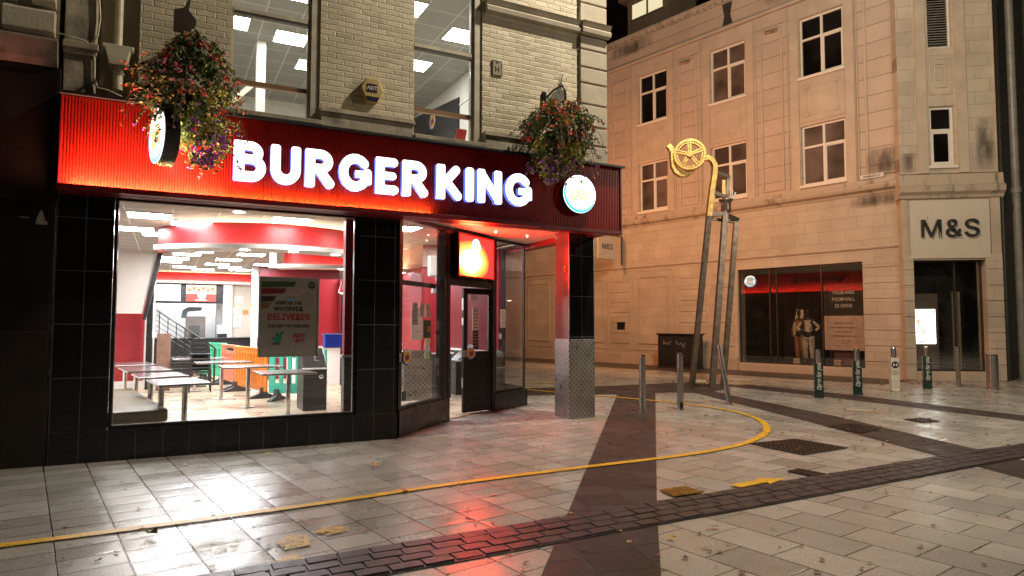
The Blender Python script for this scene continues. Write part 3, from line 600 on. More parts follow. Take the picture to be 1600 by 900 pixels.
# red pier inside the entrance
o = part(MB().box(5.62, 6.25, 4.0, 5.2, .95, 2.66), 'entrance_pier', REDW); part(MB().box(5.60, 6.3, 3.95, 5.25, .92, .95).box(5.60, 6.3, 3.9, 5.25, .014, .03), 'pier_rail', WHITE, o); part(MB().box(5.61, 6.26, 3.98, 5.22, .014, .92), 'pier_base', CHAR, o)
part(MB().box(5.62, 7.06, 3.95, 5.3, 2.66, 3.1), 'entrance_bulkhead', pbr('pink_bulkhead', (.50, .30, .26), .6, var=.04))
part(MB().box(4.60, 5.10, 1.98, 2.01, .25, 1.08), 'low_chequer_panel', CHQ); 
# ---------------------------------------------------------------- upper room
part(MB().box(.7, 6.9, .45, 8, 6.90, 6.95), 'upper_ceiling', tiled('upper_ceiling_tiles', 'xy', .6, .6, (.30, .30, .29), (.62, .62, .60), .1, .1, rough=.8, joint=.012, var=.05, jb=.002, blot=.04))
part(MB().box(.7, 6.9, 8, 8.1, 3.7, 6.9), 'upper_rear_wall', WHITE); part(MB().box(.65, .7, .45, 8, 3.7, 6.9), 'upper_left_wall', WHITE)
part(MB().box(6.68, 6.74, .46, 8.0, 3.7, 6.9), 'upper_right_wall', pbr('upper_wall_white', (.66, .65, .62), .6, var=.03))
bl = part(MB().prism([(4.62, 5.0), (7.9, 5.0), (7.9, 6.88), (4.62, 6.48)], 'x', 6.66, 6.675), 'blind', BLACK); m = MB()
for k in range(48):
    z_ = 5.03+k*.038; v1_ = 7.86; v0_ = 4.66 if z_ < 6.45 else 4.66+(z_-6.45)*8
    if v0_ < 7.6: m.add([(6.648, v0_, z_), (6.648, v1_, z_), (6.658, v1_, z_+.018), (6.658, v0_, z_+.018)], [(0, 1, 2, 3)])
part(m, 'slats', pbr('blind_slats', (.16, .16, .165), .4), bl, weld=False)
part(MB().box(6.655, 6.68, .5, 4.6, 6.28, 6.32), 'picture_rail', WHITE)
part(MB().box(2.5, 2.66, 4.57, 4.75, 3.7, 6.9), 'upper_white_pier', WHITE)
m = MB().box(1.4, 2.5, 4.66, 4.70, 6.05, 6.12).box(1.4, 2.5, 4.66, 4.70, 4.9, 4.95); m.bar((1.65, 4.64, 5.2), (2.45, 4.64, 6.05), .09, .04); part(m, 'screen_frame', pbr('cream_frame', (.66, .62, .5), .5))
o = part(MB().box(1.7, 2.46, 4.60, 4.63, 3.9, 5.05), 'orange_wood_panel', pbr('orange_wood', (.55, .22, .07), .45, var=.2)); part(MB().prism([(2.30, 4.62), (2.40, 4.85), (2.38, 4.98), (2.28, 4.75)], 'y', 4.585, 4.598), 'diamond_sign', CHAR, o)
part(MB().box(2.9, 3.4, 4.9, 5.5, 3.7, 4.6), 'pale_booth', pbr('pale_green', (.5, .62, .55), .5), bevel=.03)
# ================================================================ signs on the restaurant
def sdf_letter(ch):
    T = .125
    cap = lambda X, Y, p, q, r: np.hypot(X-np.clip(((X-p[0])*(q[0]-p[0])+(Y-p[1])*(q[1]-p[1]))/((q[0]-p[0])**2+(q[1]-p[1])**2+1e-9), 0, 1)*(q[0]-p[0])-p[0], Y-np.clip(((X-p[0])*(q[0]-p[0])+(Y-p[1])*(q[1]-p[1]))/((q[0]-p[0])**2+(q[1]-p[1])**2+1e-9), 0, 1)*(q[1]-p[1])-p[1])-r
    def pl(pts, r): return lambda X, Y: np.minimum.reduce([cap(X, Y, a, b, r) for a, b in zip(pts, pts[1:])])
    def bx(x0, x1, y0, y1, r=.04): return lambda X, Y: np.hypot(np.maximum(np.abs(X-(x0+x1)/2)-(x1-x0)/2+r, 0), np.maximum(np.abs(Y-(y0+y1)/2)-(y1-y0)/2+r, 0))-r
    arc = lambda cx, cy, rx, ry, a0, a1: [(cx+rx*math.cos(R(a0+(a1-a0)*i/16)), cy+ry*math.sin(R(a0+(a1-a0)*i/16))) for i in range(17)]
    S = bx(0, .26, 0, 1, .03)
    D = {'B': [S, pl([(.13, .885)]+arc(.40, .715, .20, .17, 90, -90)+[(.13, .545)], .115), pl([(.13, .55)]+arc(.44, .335, .23, .215, 90, -90)+[(.13, .12)], .12)],
         'U': [bx(0, .25, .45, 1, .07), bx(.52, .77, .45, 1, .07), pl([(.125, .8)]+arc(.385, .38, .26, .255, 180, 360)+[(.645, .8)], .125)],
         'R': [bx(0, .26, 0, 1, .05), pl([(.13, .88)]+arc(.40, .69, .22, .19, 90, -90)+[(.13, .50)], .12), pl([(.36, .48), (.66, .12)], .125)],
         'G': [pl(arc(.46, .5, .335, .375, 42, 360), .125), bx(.45, .92, .36, .56, .03), bx(.72, .92, .2, .5, .03)],
         'E': [bx(0, .26, 0, 1, .04), pl([(.13, .88), (.53, .88)], .12), pl([(.13, .5), (.50, .5)], .105), pl([(.13, .12), (.55, .12)], .12)],
         'K': [bx(0, .26, 0, 1, .04), pl([(.22, .45), (.60, .875)], .125), pl([(.28, .55), (.66, .12)], .125)],
         'I': [bx(0, .27, 0, 1, .09)], 'N': [bx(0, .25, 0, 1, .06), bx(.56, .81, 0, 1, .06), pl([(.13, .87), (.68, .13)], .125)]}[ch]
    return lambda X, Y: np.minimum.reduce([d(X, Y) for d in D])
def contours(F, x0, x1, y0, y1, n):
    xs = np.linspace(x0, x1, n); ys = np.linspace(y0, y1, n); X, Y = np.meshgrid(xs, ys); Z = F(X, Y); nx = {}
    def key(i, j, e): return (i, j, e)
    def pt(k):
        i, j, e = k
        if e == 0: a, b = Z[j, i], Z[j, i+1]; t = a/(a-b); return (xs[i]+t*(xs[i+1]-xs[i]), ys[j])
        a, b = Z[j, i], Z[j+1, i]; t = a/(a-b); return (xs[i], ys[j]+t*(ys[j+1]-ys[j]))
    for j in range(n-1):
        for i in range(n-1):
            s = [Z[j, i] < 0, Z[j, i+1] < 0, Z[j+1, i+1] < 0, Z[j+1, i] < 0]
            if all(s) or not any(s): continue
            E_ = [(i, j, 0), (i+1, j, 1), (i, j+1, 0), (i, j, 1)]; cr = []
            for k in range(4):
                if s[k] != s[(k+1) % 4]: cr.append((k, s[k]))
            outs = [E_[k] for k, a in cr if a]; ins = [E_[k] for k, a in cr if not a]
            for a, b in zip(outs, ins): nx[a] = b
    loops = []
    while nx:
        s0, cur = nx.popitem(); L = [pt(s0)]
        while cur in nx: L.append(pt(cur)); cur = nx.pop(cur)
        if len(L) > 6: loops.append(L)
    return loops
def shape_mesh(loops, depth, mats, name, parent, loc, rot, sx=1, sy=1, bev=0.):
    c = bpy.data.curves.new('s', 'CURVE'); c.dimensions = '2D'; c.fill_mode = 'BOTH'; c.extrude = depth/2; c.bevel_depth = bev; c.bevel_resolution = 1
    for L in loops:
        sp = c.splines.new('POLY'); sp.points.add(len(L)-1); sp.use_cyclic_u = True
        for p, q_ in zip(sp.points, L): p.co = (q_[0]*sx, q_[1]*sy, 0, 1)
    t = bpy.data.objects.new('s', c); COL.objects.link(t); dg = bpy.context.evaluated_depsgraph_get(); dg.update()
    me = bpy.data.meshes.new_from_object(t.evaluated_get(dg)); bpy.data.objects.remove(t); bpy.data.curves.remove(c)
    me.materials.clear(); [me.materials.append(m_) for m_ in mats]
    if len(mats) > 1:
        for p in me.polygons: p.material_index = 0 if p.normal.z > .5 else 1
    o = bpy.data.objects.new(name, me); COL.objects.link(o); o.parent = parent; o.location = loc; o.rotation_euler = rot; return o
FACE = emit('lit_letter_face', (1, 1, 1), 2.6); HALO = emit('lit_letter_return', (.14, .22, 1), 1.1)
wd = {'B': .79, 'U': .77, 'R': .79, 'G': .92, 'E': .67, 'K': .79, 'I': .27, 'N': .81}
def word(wrd, u0, u1, zb, h):
    t = thing('sign_lettering', 'glowing white letters reading %s on the red fascia' % wrd, 'sign lettering', BF, (u0, -.15, zb))
    tot = sum(wd[c] for c in wrd); gap = .115; s_ = (u1-u0)/(tot+gap*(len(wrd)-1)); x = 0
    for c in wrd:
        L = contours(sdf_letter(c), -.05, 1.0, -.05, 1.05, 64)
        shape_mesh(L, .075, [FACE, HALO], 'letter', t, (x*s_, -.06, 0), (R(90), 0, 0), s_, h); x += wd[c]+gap
    return t
word('BURGER', 1.77, 4.19, 3.205, .475); word('KING', 4.31, 5.78, 3.205, .475)

def roundel(root, Rr, lit, rot, off, tilt=8, mirror=False, nm='logo', facemat=None, crescent=True):
    """bun logo on a disc; built in the disc's own plane x right, y up, z out"""
    k = 'lit' if lit else 'printed'
    W_ = facemat or (emit('logo_white_lit', (1, 1, .98), 3.5) if lit else WHITE); Y_ = emit('logo_yellow_lit', (1, .93, .62), 1.5) if lit else YEL; RD = emit('logo_red_lit', (1, .48, .07), 1.05) if lit else REDINK; B_ = emit('logo_blue_lit', (.05, .62, 1), 1.5) if lit else BLUE
    disc = lambda r, z: [(r*math.cos(i*math.pi/24), r*math.sin(i*math.pi/24)) for i in range(48)]
    M4 = Matrix.Rotation(rot[2], 4, 'Z') @ Matrix.Rotation(rot[0], 4, 'X')
    def put(pts, z0, z1, mat, name):
        mb = MB().prism(pts, 'z', z0, z1); o = mb.build(name, mat, root); o.rotation_euler = rot; o.location = off; return o
    put(disc(Rr, 0), -.004, 0, W_, 'face')
    if crescent:
        a = [(Rr*.99*math.cos(R(d)), Rr*.99*math.sin(R(d))) for d in range(150, 331, 6)]; b = [(Rr*.04+Rr*.90*math.cos(R(d)), Rr*.06+Rr*.90*math.sin(R(d))) for d in range(330, 149, -6)]
        put(a+b, 0, .003, B_, 'crescent')
    ct, st_ = math.cos(R(tilt)), math.sin(R(tilt)); rt = lambda p: (p[0]*ct-p[1]*st_, p[0]*st_+p[1]*ct)
    s = Rr*.78
    top = [(s*.86*math.cos(R(d)), s*.30+s*.62*math.sin(R(d))) for d in range(0, 181, 12)]; bot = [(s*.86*math.cos(R(d)), -s*.46+s*.40*math.sin(R(d))) for d in range(180, 361, 12)]
    put([rt(p) for p in top], 0, .0035, Y_, 'bun'); put([rt(p) for p in bot], 0, .0035, Y_, 'bun')
    for wrd, yy, sz in (('BURGER', .14, .50), ('KING', -.24, .68)):
        p = rt((0, s*yy)); v3 = M4 @ Vector((p[0], p[1], .0045))
        o = text(wrd, s*sz, RD, root, tuple(Vector(off)+v3), (0, 0, 0), ext=.002, off=.035, sx=1.12 if wrd == 'KING' else 1.0)
        o.rotation_euler = (M4 @ Matrix.Rotation(R(tilt), 4, 'Z')).to_euler()
t = thing('round_logo_sign', 'round lit logo sign on the right end of the fascia, partly under flowers', 'illuminated sign', BF, (6.6, -.15, 3.475))
MB().cyl((0, -.10, 0), (0, .02, 0), .292, n=48).build('drum', [pbr('sign_drum', (.03, .03, .035), .4)], t, smooth=False)
roundel(t, .287, True, (R(90), 0, 0), (0, -.106, 0))
t = thing('projecting_logo_sign', 'round black drum sign jutting out edge-on from the left of the red fascia', 'illuminated sign', BF, (.94, -.15, 3.53), R(15))
MB().cyl((-.075, -.42, 0), (.075, -.42, 0), .315, n=56).build('drum', pbr('black_drum', (.035, .033, .035), .35, var=.3), t)
MB().cyl((0, -.12, .1), (0, 0, .1), .02).cyl((0, -.12, -.1), (0, 0, -.1), .02).build('bracket', BLACK, t)
roundel(t, .295, True, (R(90), 0, R(-90)), (-.081, -.42, 0))
MB().cyl((.076, -.42, 0), (.08, -.42, 0), .295, n=56).build('far_face', emit('logo_white_lit', (1, 1, .98), 3.5), t)
# mirrored in the shop window: side lettering
t = thing('side_sign_lettering', 'dark letters reading WHOPPER above a red glow, reversed in the shop window', 'sign lettering', BF, (7.47, 7.65, 3.64))
text('WHOPPER', .50, pbr('unlit_letter', (.05, .006, .008), .3), t, (.06, 0, 0), RO, ext=.05, off=.03, name='letter', sx=1.22, space=1.08)
t = thing('side_round_logo_sign', 'small round lit logo sign seen mirrored at the left of the shop window', 'illuminated sign', BF, (7.48, 10.8, 3.68))
MB().cyl((0, 0, 0), (.05, 0, 0), .29, n=40).build('drum', CHAR, t); roundel(t, .285, True, (R(90), 0, R(90)), (.06, 0, 0))
# backlit picture above the door
def backlit():
    t = NT('backlit_menu_picture'); x, y, z = t.sep(t.obj())
    dx = t.math('DIVIDE', t.math('SUBTRACT', x, .38), .56); dz = t.math('DIVIDE', t.math('SUBTRACT', z, .27), .34)
    d = t.math('SQRT', t.math('ADD', t.math('MULTIPLY', dx, dx), t.math('MULTIPLY', dz, dz))); d = t.math('ADD', d, t.math('MULTIPLY', t.math('SUBTRACT', t.noise(t.obj(), 2.2, 2).outputs['Fac'], .5), .35))
    cr = t.n.new('ShaderNodeValToRGB'); t.put(cr.inputs[0], d); e = cr.color_ramp.elements; e[0].position = .45; e[0].color = (18, 1.3, .5, 1); e[1].position = 1.25; e[1].color = (6, .015, .012, 1)  # lamp burst behind the picture is put into this emission ramp
    for p, c in ((.64, (16, .75, .10, 1)), (.80, (12.0, .20, .03, 1)), (.98, (8, .06, .02, 1))): q_ = e.new(p); q_.color = c
    t.t.links.new(cr.outputs[0], t.b.inputs['Emission Color']); t.b.inputs['Emission Strength'].default_value = 4.2; t.put(t.b.inputs['Base Color'], (.3, .05, .03)); return t.m
LS = BF.w(0, 0, 0); t = thing('backlit_door_sign', 'blown-out red and yellow backlit sign with a round logo over the open door', 'illuminated sign', BF, (A2[0]+.14*math.cos(z2), A2[1]+.14*math.sin(z2), 2.27), z2)
MB().box(.0, 1.12, -.14, -.045, 0, .72).build('box', BLACK, t, bevel=.004); MB().box(.03, 1.09, -.146, -.142, .03, .69).build('picture', backlit(), t)
MB().frame(.0, 1.12, 0, .72, -.155, -.141, .03).build('frame', DRED, t); roundel(t, .125, True, (R(90), 0, 0), (.52, -.155, .53))
# ================================================================ LIGHTS INSIDE
def light_panel(lbl, spot, mat, z=3.10, s_=.58, group=None, dx=.60, dy=.58):
    t = thing('ceiling_light', lbl, 'ceiling light', BF, (spot[0], spot[1], z), 0, group)
    a_, b_ = dx/2-.02, dy/2-.02; MB().add([(-a_, -b_, -.012), (a_, -b_, -.012), (a_, b_, -.012), (-a_, b_, -.012)], [(0, 3, 2, 1)]).build('diffuser', mat, t, weld=False)
    m = MB().box(-dx/2, dx/2, -dy/2, -dy/2+.02, -.016, -.001).box(-dx/2, dx/2, dy/2-.02, dy/2, -.016, -.001).box(-dx/2, -dx/2+.02, -dy/2+.02, dy/2-.02, -.016, -.001).box(dx/2-.02, dx/2, -dy/2+.02, dy/2-.02, -.016, -.001)
    m.build('frame', WHITE, t); return t
fr = [((.86, 2.40), 'square ceiling light nearest the top left of the big window'), ((1.42, 2.98), 'square ceiling light second from the left behind the window top'),
      ((.60, 4.05), 'ceiling light above the white stair underside'), ((.98, 4.60), 'ceiling light just left of the red ring'), ((2.76, 1.90), 'ceiling light in front of the middle of the red ring'), ((4.5, 1.9), 'ceiling light behind the red pier at the right of the window')]
for i, (p, l) in enumerate(fr):
    light_panel(l, p, PANEL) 
g_far = 'ceiling lights further back in the restaurant'
first = None
for i, p in enumerate([(1.70, 7.2), (1.48, 8.1), (1.27, 9.2), (1.12, 10.2), (2.40, 6.4), (2.78, 7.5), (2.42, 9.0), (2.25, 10.5), (2.62, 11.3), (2.95, 12.1), (2.0, 12.5), (3.4, 10.0), (1.5, 11.8), (3.6, 5.6), (2.3, 4.4), (1.4, 15.3), (2.9, 15.2), (6.5, 6.5), (5.3, 7.9), (6.3, 9.5), (5.1, 12), (6.3, 3.0)]):  # the two panels over the kitchen are added to brighten it
    l = 'flat square ceiling light in the ceiling beyond the red ring'
    if first is None: first = light_panel(l, p, PANEL2, group=g_far)
    else: dup(first, BF, (p[0], p[1], 3.10), 0, l)
uf = [((3.05, 4.2), 'large ceiling light in the middle of the left upper window'), ((3.05, 2.35), 'ceiling light cut by the top right of the left upper window'), ((2.0, 3.95), 'ceiling light at the left edge of the left upper window'),
      ((5.87, 2.62), 'large ceiling light in the top of the right upper window'), ((5.55, 4.34), 'ceiling light below the transom at the left of the right upper window'), ((4.6, 2.0), 'upper room ceiling light hidden above the right window head'), ((3.65, 5.4), 'small ceiling light at the right edge of the left upper window')]
for p, l in uf: light_panel(l, p, UPANEL, z=6.90)
# ================================================================ RESTAURANT FURNITURE
TTOP = pbr('steel_table_top', (.34, .31, .31), .20, .8, var=.15, vs=5)
def table(lbl, spot, rz, dx, dy, legs, h=.75, t=None):
    t = thing('dining_table', lbl, 'table', BF, (spot[0], spot[1], .014), rz, 'metal topped dining tables')
    MB().box(-dx/2, dx/2, -dy/2, dy/2, h-.042, h-.014).build('table_top', TTOP, t, bevel=.006)
    for (a, b) in legs:
        lg = MB().cyl((a, b, .014), (a, b, h-.042), .036, n=20).build('leg', CHROME, t, smooth=False); MB().cyl((a, b, 0), (a, b, .014), .14, n=24).build('foot', STEEL, lg, bevel=.003)
    return t
table('steel table nearest the window sill, with two legs, beside the bench', (1.28, 1.36), R(9), .62, 1.05, [(-.2, .0), (.12, .2)])
table('second steel table along the bench from the window', (1.05, 2.75), R(9), .64, .95, [(-.12, .0)])
table('third steel table along the bench from the window', (.80, 4.45), R(9), .66, 1.4, [(-.12, .0)])
table('farthest steel table along the bench, in front of the red end wall', (.55, 6.2), R(9), .66, 1.1, [(-.12, .0)])
table('farthest pale table in front of the stacked black chairs', (1.78, 8.0), R(3), 1.08, .68, [(-.08, .0)])
table('pale table on a single pedestal in front of the green barrier', (2.16, 6.2), R(3), 1.06, .72, [(-.05, -.2)])
table('long pale table in front of the orange barrier', (2.52, 4.52), R(3), 1.06, .78, [(-.08, -.2)])
table('steel table under the poster beside the black waste bin', (2.82, 2.62), R(3), .84, .92, [(.13, .3)])
LEA = pbr('olive_leatherette', (.20, .18, .13), .4, var=.15, bump=.002, bs=60)
t = thing('bench', 'low upholstered bench along the left side behind the window', 'bench', BF, (.52, 2.2, .014), R(9))
MB().box(-.42, .42, -1.5, 1.8, .28, .44).build('seat', LEA, t, bevel=.03); MB().box(-.36, .36, -1.45, 1.75, .0, .275).build('base', CHAR, t); MB().box(-.44, -.30, -.9, 1.8, .445, .86).build('backrest', LEA, t, bevel=.03)
# stacked chairs
PLB = pbr('black_plastic', (.015, .015, .016), .35)
for k in range(5):
    c = thing('stacking_chair', 'black chair, %s in the stack beside the stair rail' % ['lowest', 'second from the bottom', 'middle one', 'second from the top', 'topmost'][k], 'chair', BF, (1.80, 7.75+.03*k, .014+.10*k), 0, 'black chairs in a stack')
    MB().box(-.2, .2, -.2, .2, .42, .445).build('seat', PLB, c, bevel=.01)
    MB().prism([(-.19, .46), (.19, .46), (.17, .70), (.11, .78), (-.11, .78), (-.17, .70)], 'y', .19, .215).build('backrest', PLB, c, bevel=.008)
    for a in (-.19, .19):
        for b in (-.2, .2): MB().cyl((a*1.15, b*1.1, .0), (a*.9, b*.9, .43), .012, n=8).build('leg', PLB, c)
# plastic pedestrian barriers
def plastic(name, c): return pbr(name, c, .4, var=.05)
def barrier(lbl, p0, p1, mat, kind):
    L = math.hypot(p1[0]-p0[0], p1[1]-p0[1]); t = thing('plastic_barrier', lbl, 'barrier', BF, (p0[0], p0[1], .014), math.atan2(p1[1]-p0[1], p1[0]-p0[0]), 'plastic crowd barriers')
    n = max(4, int(L/.20)); holes = []
    for i in range(n):
        a = .08+(L-.16)*(i+.22)/n; b = .08+(L-.16)*(i+.78)/n
        if kind == 'slot': holes += [(a, b, .34, .84)]
        else: holes += [(a, b, .58, .86), (a, b, .26, .50)]
    if kind == 'grip': holes = [(L*.25, L*.75, .86, .93)]+[(h[0], h[1], .5, .78) for h in holes if h[2] > .5]
    MB().wall(0, L, .14, 1.0, -.02, .02, holes).build('panel', mat, t, bevel=.012)
    MB().box(.0, L, -.03, .03, .955, 1.01).build('rail', mat, t, bevel=.01)
    for a in (.18, L-.18):
        f = MB().prism([(-.30, 0), (.30, 0), (.28, .03), (.08, .10), (.05, .22), (-.05, .22), (-.08, .10), (-.28, .03)], 'x', a-.05, a+.05); f.build('foot', CHAR, t, bevel=.008)
GREEN = plastic('green_plastic', (.03, .42, .22)); TEAL = plastic('teal_plastic', (.06, .50, .38)); ORG = plastic('orange_plastic', (.78, .22, .02)); SAL = plastic('faded_orange_plastic', (.70, .22, .12))
barrier('green slotted plastic barrier behind the pale tables', (1.95, 11.4), (2.5, 10.1), GREEN, 'slot')
barrier('faded orange barrier with a grip slot between the green one and the bright orange one', (2.36, 9.6), (2.6, 7.9), SAL, 'grip')
barrier('bright orange plastic barrier behind the poster', (2.52, 7.7), (2.93, 5.6), ORG, 'two')
barrier('teal slotted plastic barrier beside the black waste bin', (2.95, 5.35), (3.9, 4.6), TEAL, 'slot')
# waste units
def waste(lbl, spot, rz):
    t = thing('waste_unit', lbl, 'waste bin', BF, (*spot, .014), rz)
    MB().prism([(0, 0), (0, .70), (.02, .72), (.42, 1.06), (.62, 1.06), (.62, 0)], 'x', 0, .40).build('cabinet', pbr('dark_bin_panel', (.028, .026, .025), .35), t, bevel=.004)
    MB().box(-.005, .405, -.02, .12, .71, .735).build('tray_shelf', WHITE, t, bevel=.003)
    MB().bar((.40, .10, .735), (.40, .43, 1.075), .02, .02, (1, 0, 0)).build('edge_strip', WHITE, t)
    MB().cyl((.30, -.006, .58), (.30, 0, .58), .038, n=24).build('badge', WHITE, t); MB().prism([(.272, .58), (.328, .58), (.315, .60), (.30, .607), (.285, .60)], 'y', -.009, -.006).build('badge_mark', INK, t)
    m = MB().cyl((.22, .18, .90), (.22, .175, .93), .012, n=10); m.tube([(.22, .18, .89), (.22, .18, .82), (.20, .12, .76)], .012, 6).tube([(.22, .18, .87), (.27, .18, .84), (.29, .17, .86)], .009, 6); m.build('symbol', pbr('pale_symbol', (.5, .45, .35), .5), t)
waste('dark waste unit with a sloping lid behind the right end of the big window', (3.24, 3.30), 0)
waste('dark waste unit seen through the open doorway', (6.62, 5.0), R(-90))
t = thing('storage_crate', 'blue plastic crate on top of the waste unit behind the window', 'crate', BF, (3.70, 3.78, 1.08)); MB().wall(0, .38, 0, .24, 0, .02).wall(0, .38, 0, .24, .24, .26).box(0, .02, .02, .24, 0, .24).box(.36, .38, .02, .24, 0, .24).box(.02, .36, .02, .24, 0, .02).build('box', pbr('blue_plastic', (.01, .03, .30), .4), t); MB().box(-.01, .39, -.01, .27, .235, .255).build('rim', pbr('light_blue_plastic', (.05, .12, .45), .4), t)
t = thing('litter_bin', 'grey round-topped litter bin behind the corner glass beside the door', 'litter bin', BF, (6.80, 3.10, .014))
MB().lathe([(0, 0), (.185, 0), (.20, .04), (.20, .80), (.19, .90), (.15, .97), (.08, 1.0), (0, 1.01)], 28).build('body', pbr('bin_plastic', (.07, .07, .068), .3), t, smooth=True); MB().box(-.12, .12, -.215, -.15, .73, .87).build('slot', BLACK, t, bevel=.01); MB().lathe([(.203, .66), (.208, .67), (.203, .68)], 28).build('band', STEEL, t)
t = thing('hand_sanitiser_unit', 'white wall unit with a hanging cable behind the canted window', 'wall unit', BF, (5.22, 2.5, 2.36)); MB().box(0, .19, 0, .1, .0, .38).build('case', WHITE, t, bevel=.03); MB().tube([(.12, -.01, .0), (.14, -.02, -.08), (.20, -.02, -.16)], .008).build('cable', WHITE, t); MB().box(.06, .22, -.06, .06, -.30, -.17).build('camera_head', pbr('grey_plastic', (.35, .35, .36), .4), t, bevel=.01)
def pendant(lbl, spot, z):
    t = thing('pendant_lamp', lbl, 'pendant lamp', BF, (*spot, z)); MB().lathe([(.09, 0), (.075, .06), (.03, .22), (.015, .24), (0, .24)], 20).build('lamp_shade', pbr('red_lamp_shade', (.45, .03, .02), .3), t, smooth=True); MB().cyl((0, 0, .24), (0, 0, 3.1-z), .006, n=6).build('cord', BLACK, t); MB().lathe([(0, -.02), (.05, -.01), (.055, .03), (0, .05)], 14).build('bulb', emit('pendant_bulb', (1, .82, .6), 14), t, smooth=True)
pendant('red cone pendant lamp against the dark red wall right of the poster', (4.28, 5.0), 2.15)
pendant('red cone pendant lamp seen through the canted window', (5.15, 4.6), 2.2); pendant('glowing pendant lamp seen over the top of the open door', (6.35, 4.6), 2.05)
# counter area
def screen(lbl, spot, w_, h_, mats): 
    t = thing('menu_screen', lbl, 'menu screen', BF, spot); MB().box(-w_/2-.02, w_/2+.02, -.03, .02, -h_/2-.02, h_/2+.02).build('casing', BLACK, t); MB().box(-w_/2, w_/2, -.034, -.031, -h_/2, h_/2).build('display', mats, t); return t
SW = emit('menu_screen_white', (.9, .95, 1), 1.3); SR = emit('menu_screen_red', (.9, .06, .04), 1.1)
t = screen('white lit menu screen above the counter, left of the red one', (1.13, 14.14, 2.47), .66, .50, SW)
for z_ in (.17, .05, -.07, -.18): text('Menu Meals 2.99', .07, INK, t, (0, -.036, z_), ext=.001)
t = screen('red and white lit menu screen with burgers above the counter', (2.03, 14.14, 2.47), .84, .50, SR)
MB().box(-.42, .42, -.037, -.035, -.02, .25).build('picture', emit('menu_picture_cream', (1, .85, .6), 1.3), t); m = MB()
for i in range(6): m.cyl((-.33+.13*i, -.040, .10+.05*(i % 2)), (-.33+.13*i, -.038, .10+.05*(i % 2)), .055, n=12)
m.build('burgers', emit('burger_brown', (.55, .25, .06), .8), t); MB().cyl((.02, -.043, -.06), (.02, -.041, -.06), .12, n=20).build('white_disc', SW, t); text('SAVER MENU', .07, SW, t, (0, -.046, -.21), ext=.001, off=.02)
kt = thing('fry_station', 'steel kitchen hood and counter equipment behind the serving counter', 'kitchen equipment', BF, (1.6, 15.0, .014))
MB().box(-.7, 1.9, .3, .9, .0, 1.05).build('cabinet', STEEL, kt, bevel=.01); MB().box(.05, .62, .1, .5, 1.06, 1.75).build('warmer', pbr('brown_steel', (.22, .19, .17), .35, .6), kt, bevel=.01); MB().box(.95, 1.6, .2, .8, 1.06, 2.2).build('fridge', pbr('grey_steel', (.38, .38, .38), .35, .7), kt, bevel=.01); MB().prism([(-.1, 1.7), (-.05, 1.95), (.1, 2.05), (.5, 2.05), (.5, 1.95), (.1, 1.9), (.05, 1.7)], 'y', .15, .4).build('hood_arm', pbr('blue_grey', (.18, .22, .26), .4), kt)
for i, (a, l) in enumerate(((1.85, 'black till at the left of the serving counter'), (2.62, 'black till with a white screen at the right of the serving counter'))):
    t = thing('till', l, 'till', BF, (a, 13.6, 1.11)); MB().box(-.13, .13, -.1, .1, .0, .12).build('base', BLACK, t, bevel=.01); MB().box(-.15, .15, -.02, .02, .12, .38).build('screen', WHITE if i else CHAR, t, bevel=.01)
def notice(lbl, frame, spot, w_, h_, lines=5, body=None, paper=None, rz=0, lift=.004, name='notice', rot=None, parent=None):
    t = thing(name, lbl, 'notice', frame, spot, rz); MB().box(-w_/2, w_/2, -lift, 0, -h_/2, h_/2).build('sheet', paper or PAPER, t); m = MB()
    for i in range(lines):
        z_ = h_/2-h_*(i+1)/(lines+1); ww = w_*(.38 if i % 3 else .30); m.box(-ww, ww, -lift-.0008, -lift-.0001, z_-h_*.015, z_+h_*.015)
    if lines: o = m.build('print', body or INK, t); o['kind'] = 'stuff'
    return t
notice('framed certificate on the cream wall behind the counter', BF, (3.12, 14.13, 2.30), .26, .20); notice('small framed notice on the cream wall below the certificate', BF, (3.02, 14.13, 1.94), .15, .18, 3); notice('orange edged notice on the cream wall', BF, (3.33, 14.13, 1.90), .16, .13, 3, paper=pbr('orange_paper', (.7, .25, .06), .6)); notice('tall printed sheet low on the cream wall', BF, (3.08, 14.13, 1.60), .24, .38, 8, REDINK); notice('yellow sticker on the cream wall', BF, (3.52, 14.13, 2.1), .10, .2, 2, paper=YEL)
# poster in the big window
t = thing('window_poster', 'hanging delivery poster in a clear frame inside the big window', 'poster', BF, (2.49, .13, 1.60))
MB().box(-.355, .355, -.004, .004, -.49, .49).build('sheet', pbr('poster_paper', (.42, .38, .33), .35, var=.08), t)
MB().frame(-.365, .365, -.5, .5, -.012, .012, .018).build('frame', pbr('poster_frame', (.5, .5, .48), .35, .6), t)
for c_, z_, x1, nm in (((.05, .09, .03), .41, .08, 'lettuce_strip'), ((.22, .02, .03), .325, -.04, 'tomato_strip'), ((.06, .03, .03), .225, -.16, 'patty_strip'), ((.25, .13, .06), .14, -.22, 'bun_strip')):
    MB().prism([(-.335, z_-.045), (x1-.03, z_-.03), (x1, z_+.035), (-.335, z_+.03)], 'y', -.006, -.0045).build(nm, pbr(nm, c_, .5), t)
DR = pbr('poster_red', (.50, .02, .02), .5); DK = pbr('poster_black', (.025, .022, .02), .5); FAINT = pbr('faint_print', (.58, .42, .36), .6)
text('HOME OF THE', .080, DK, t, (-.01, -.006, .175), off=.012, sx=.80, space=1.05); text('WHOPPER', .095, DK, t, (-.01, -.006, .100), off=.018, sx=1.0, space=1.06); text('DELIVERED', .148, DR, t, (0, -.006, -.0), off=.018, sx=.86, space=1.06); text('STRAIGHT TO YOUR SOFA', .074, DK, t, (0, -.006, -.115), off=.012, sx=.72, space=1.05)
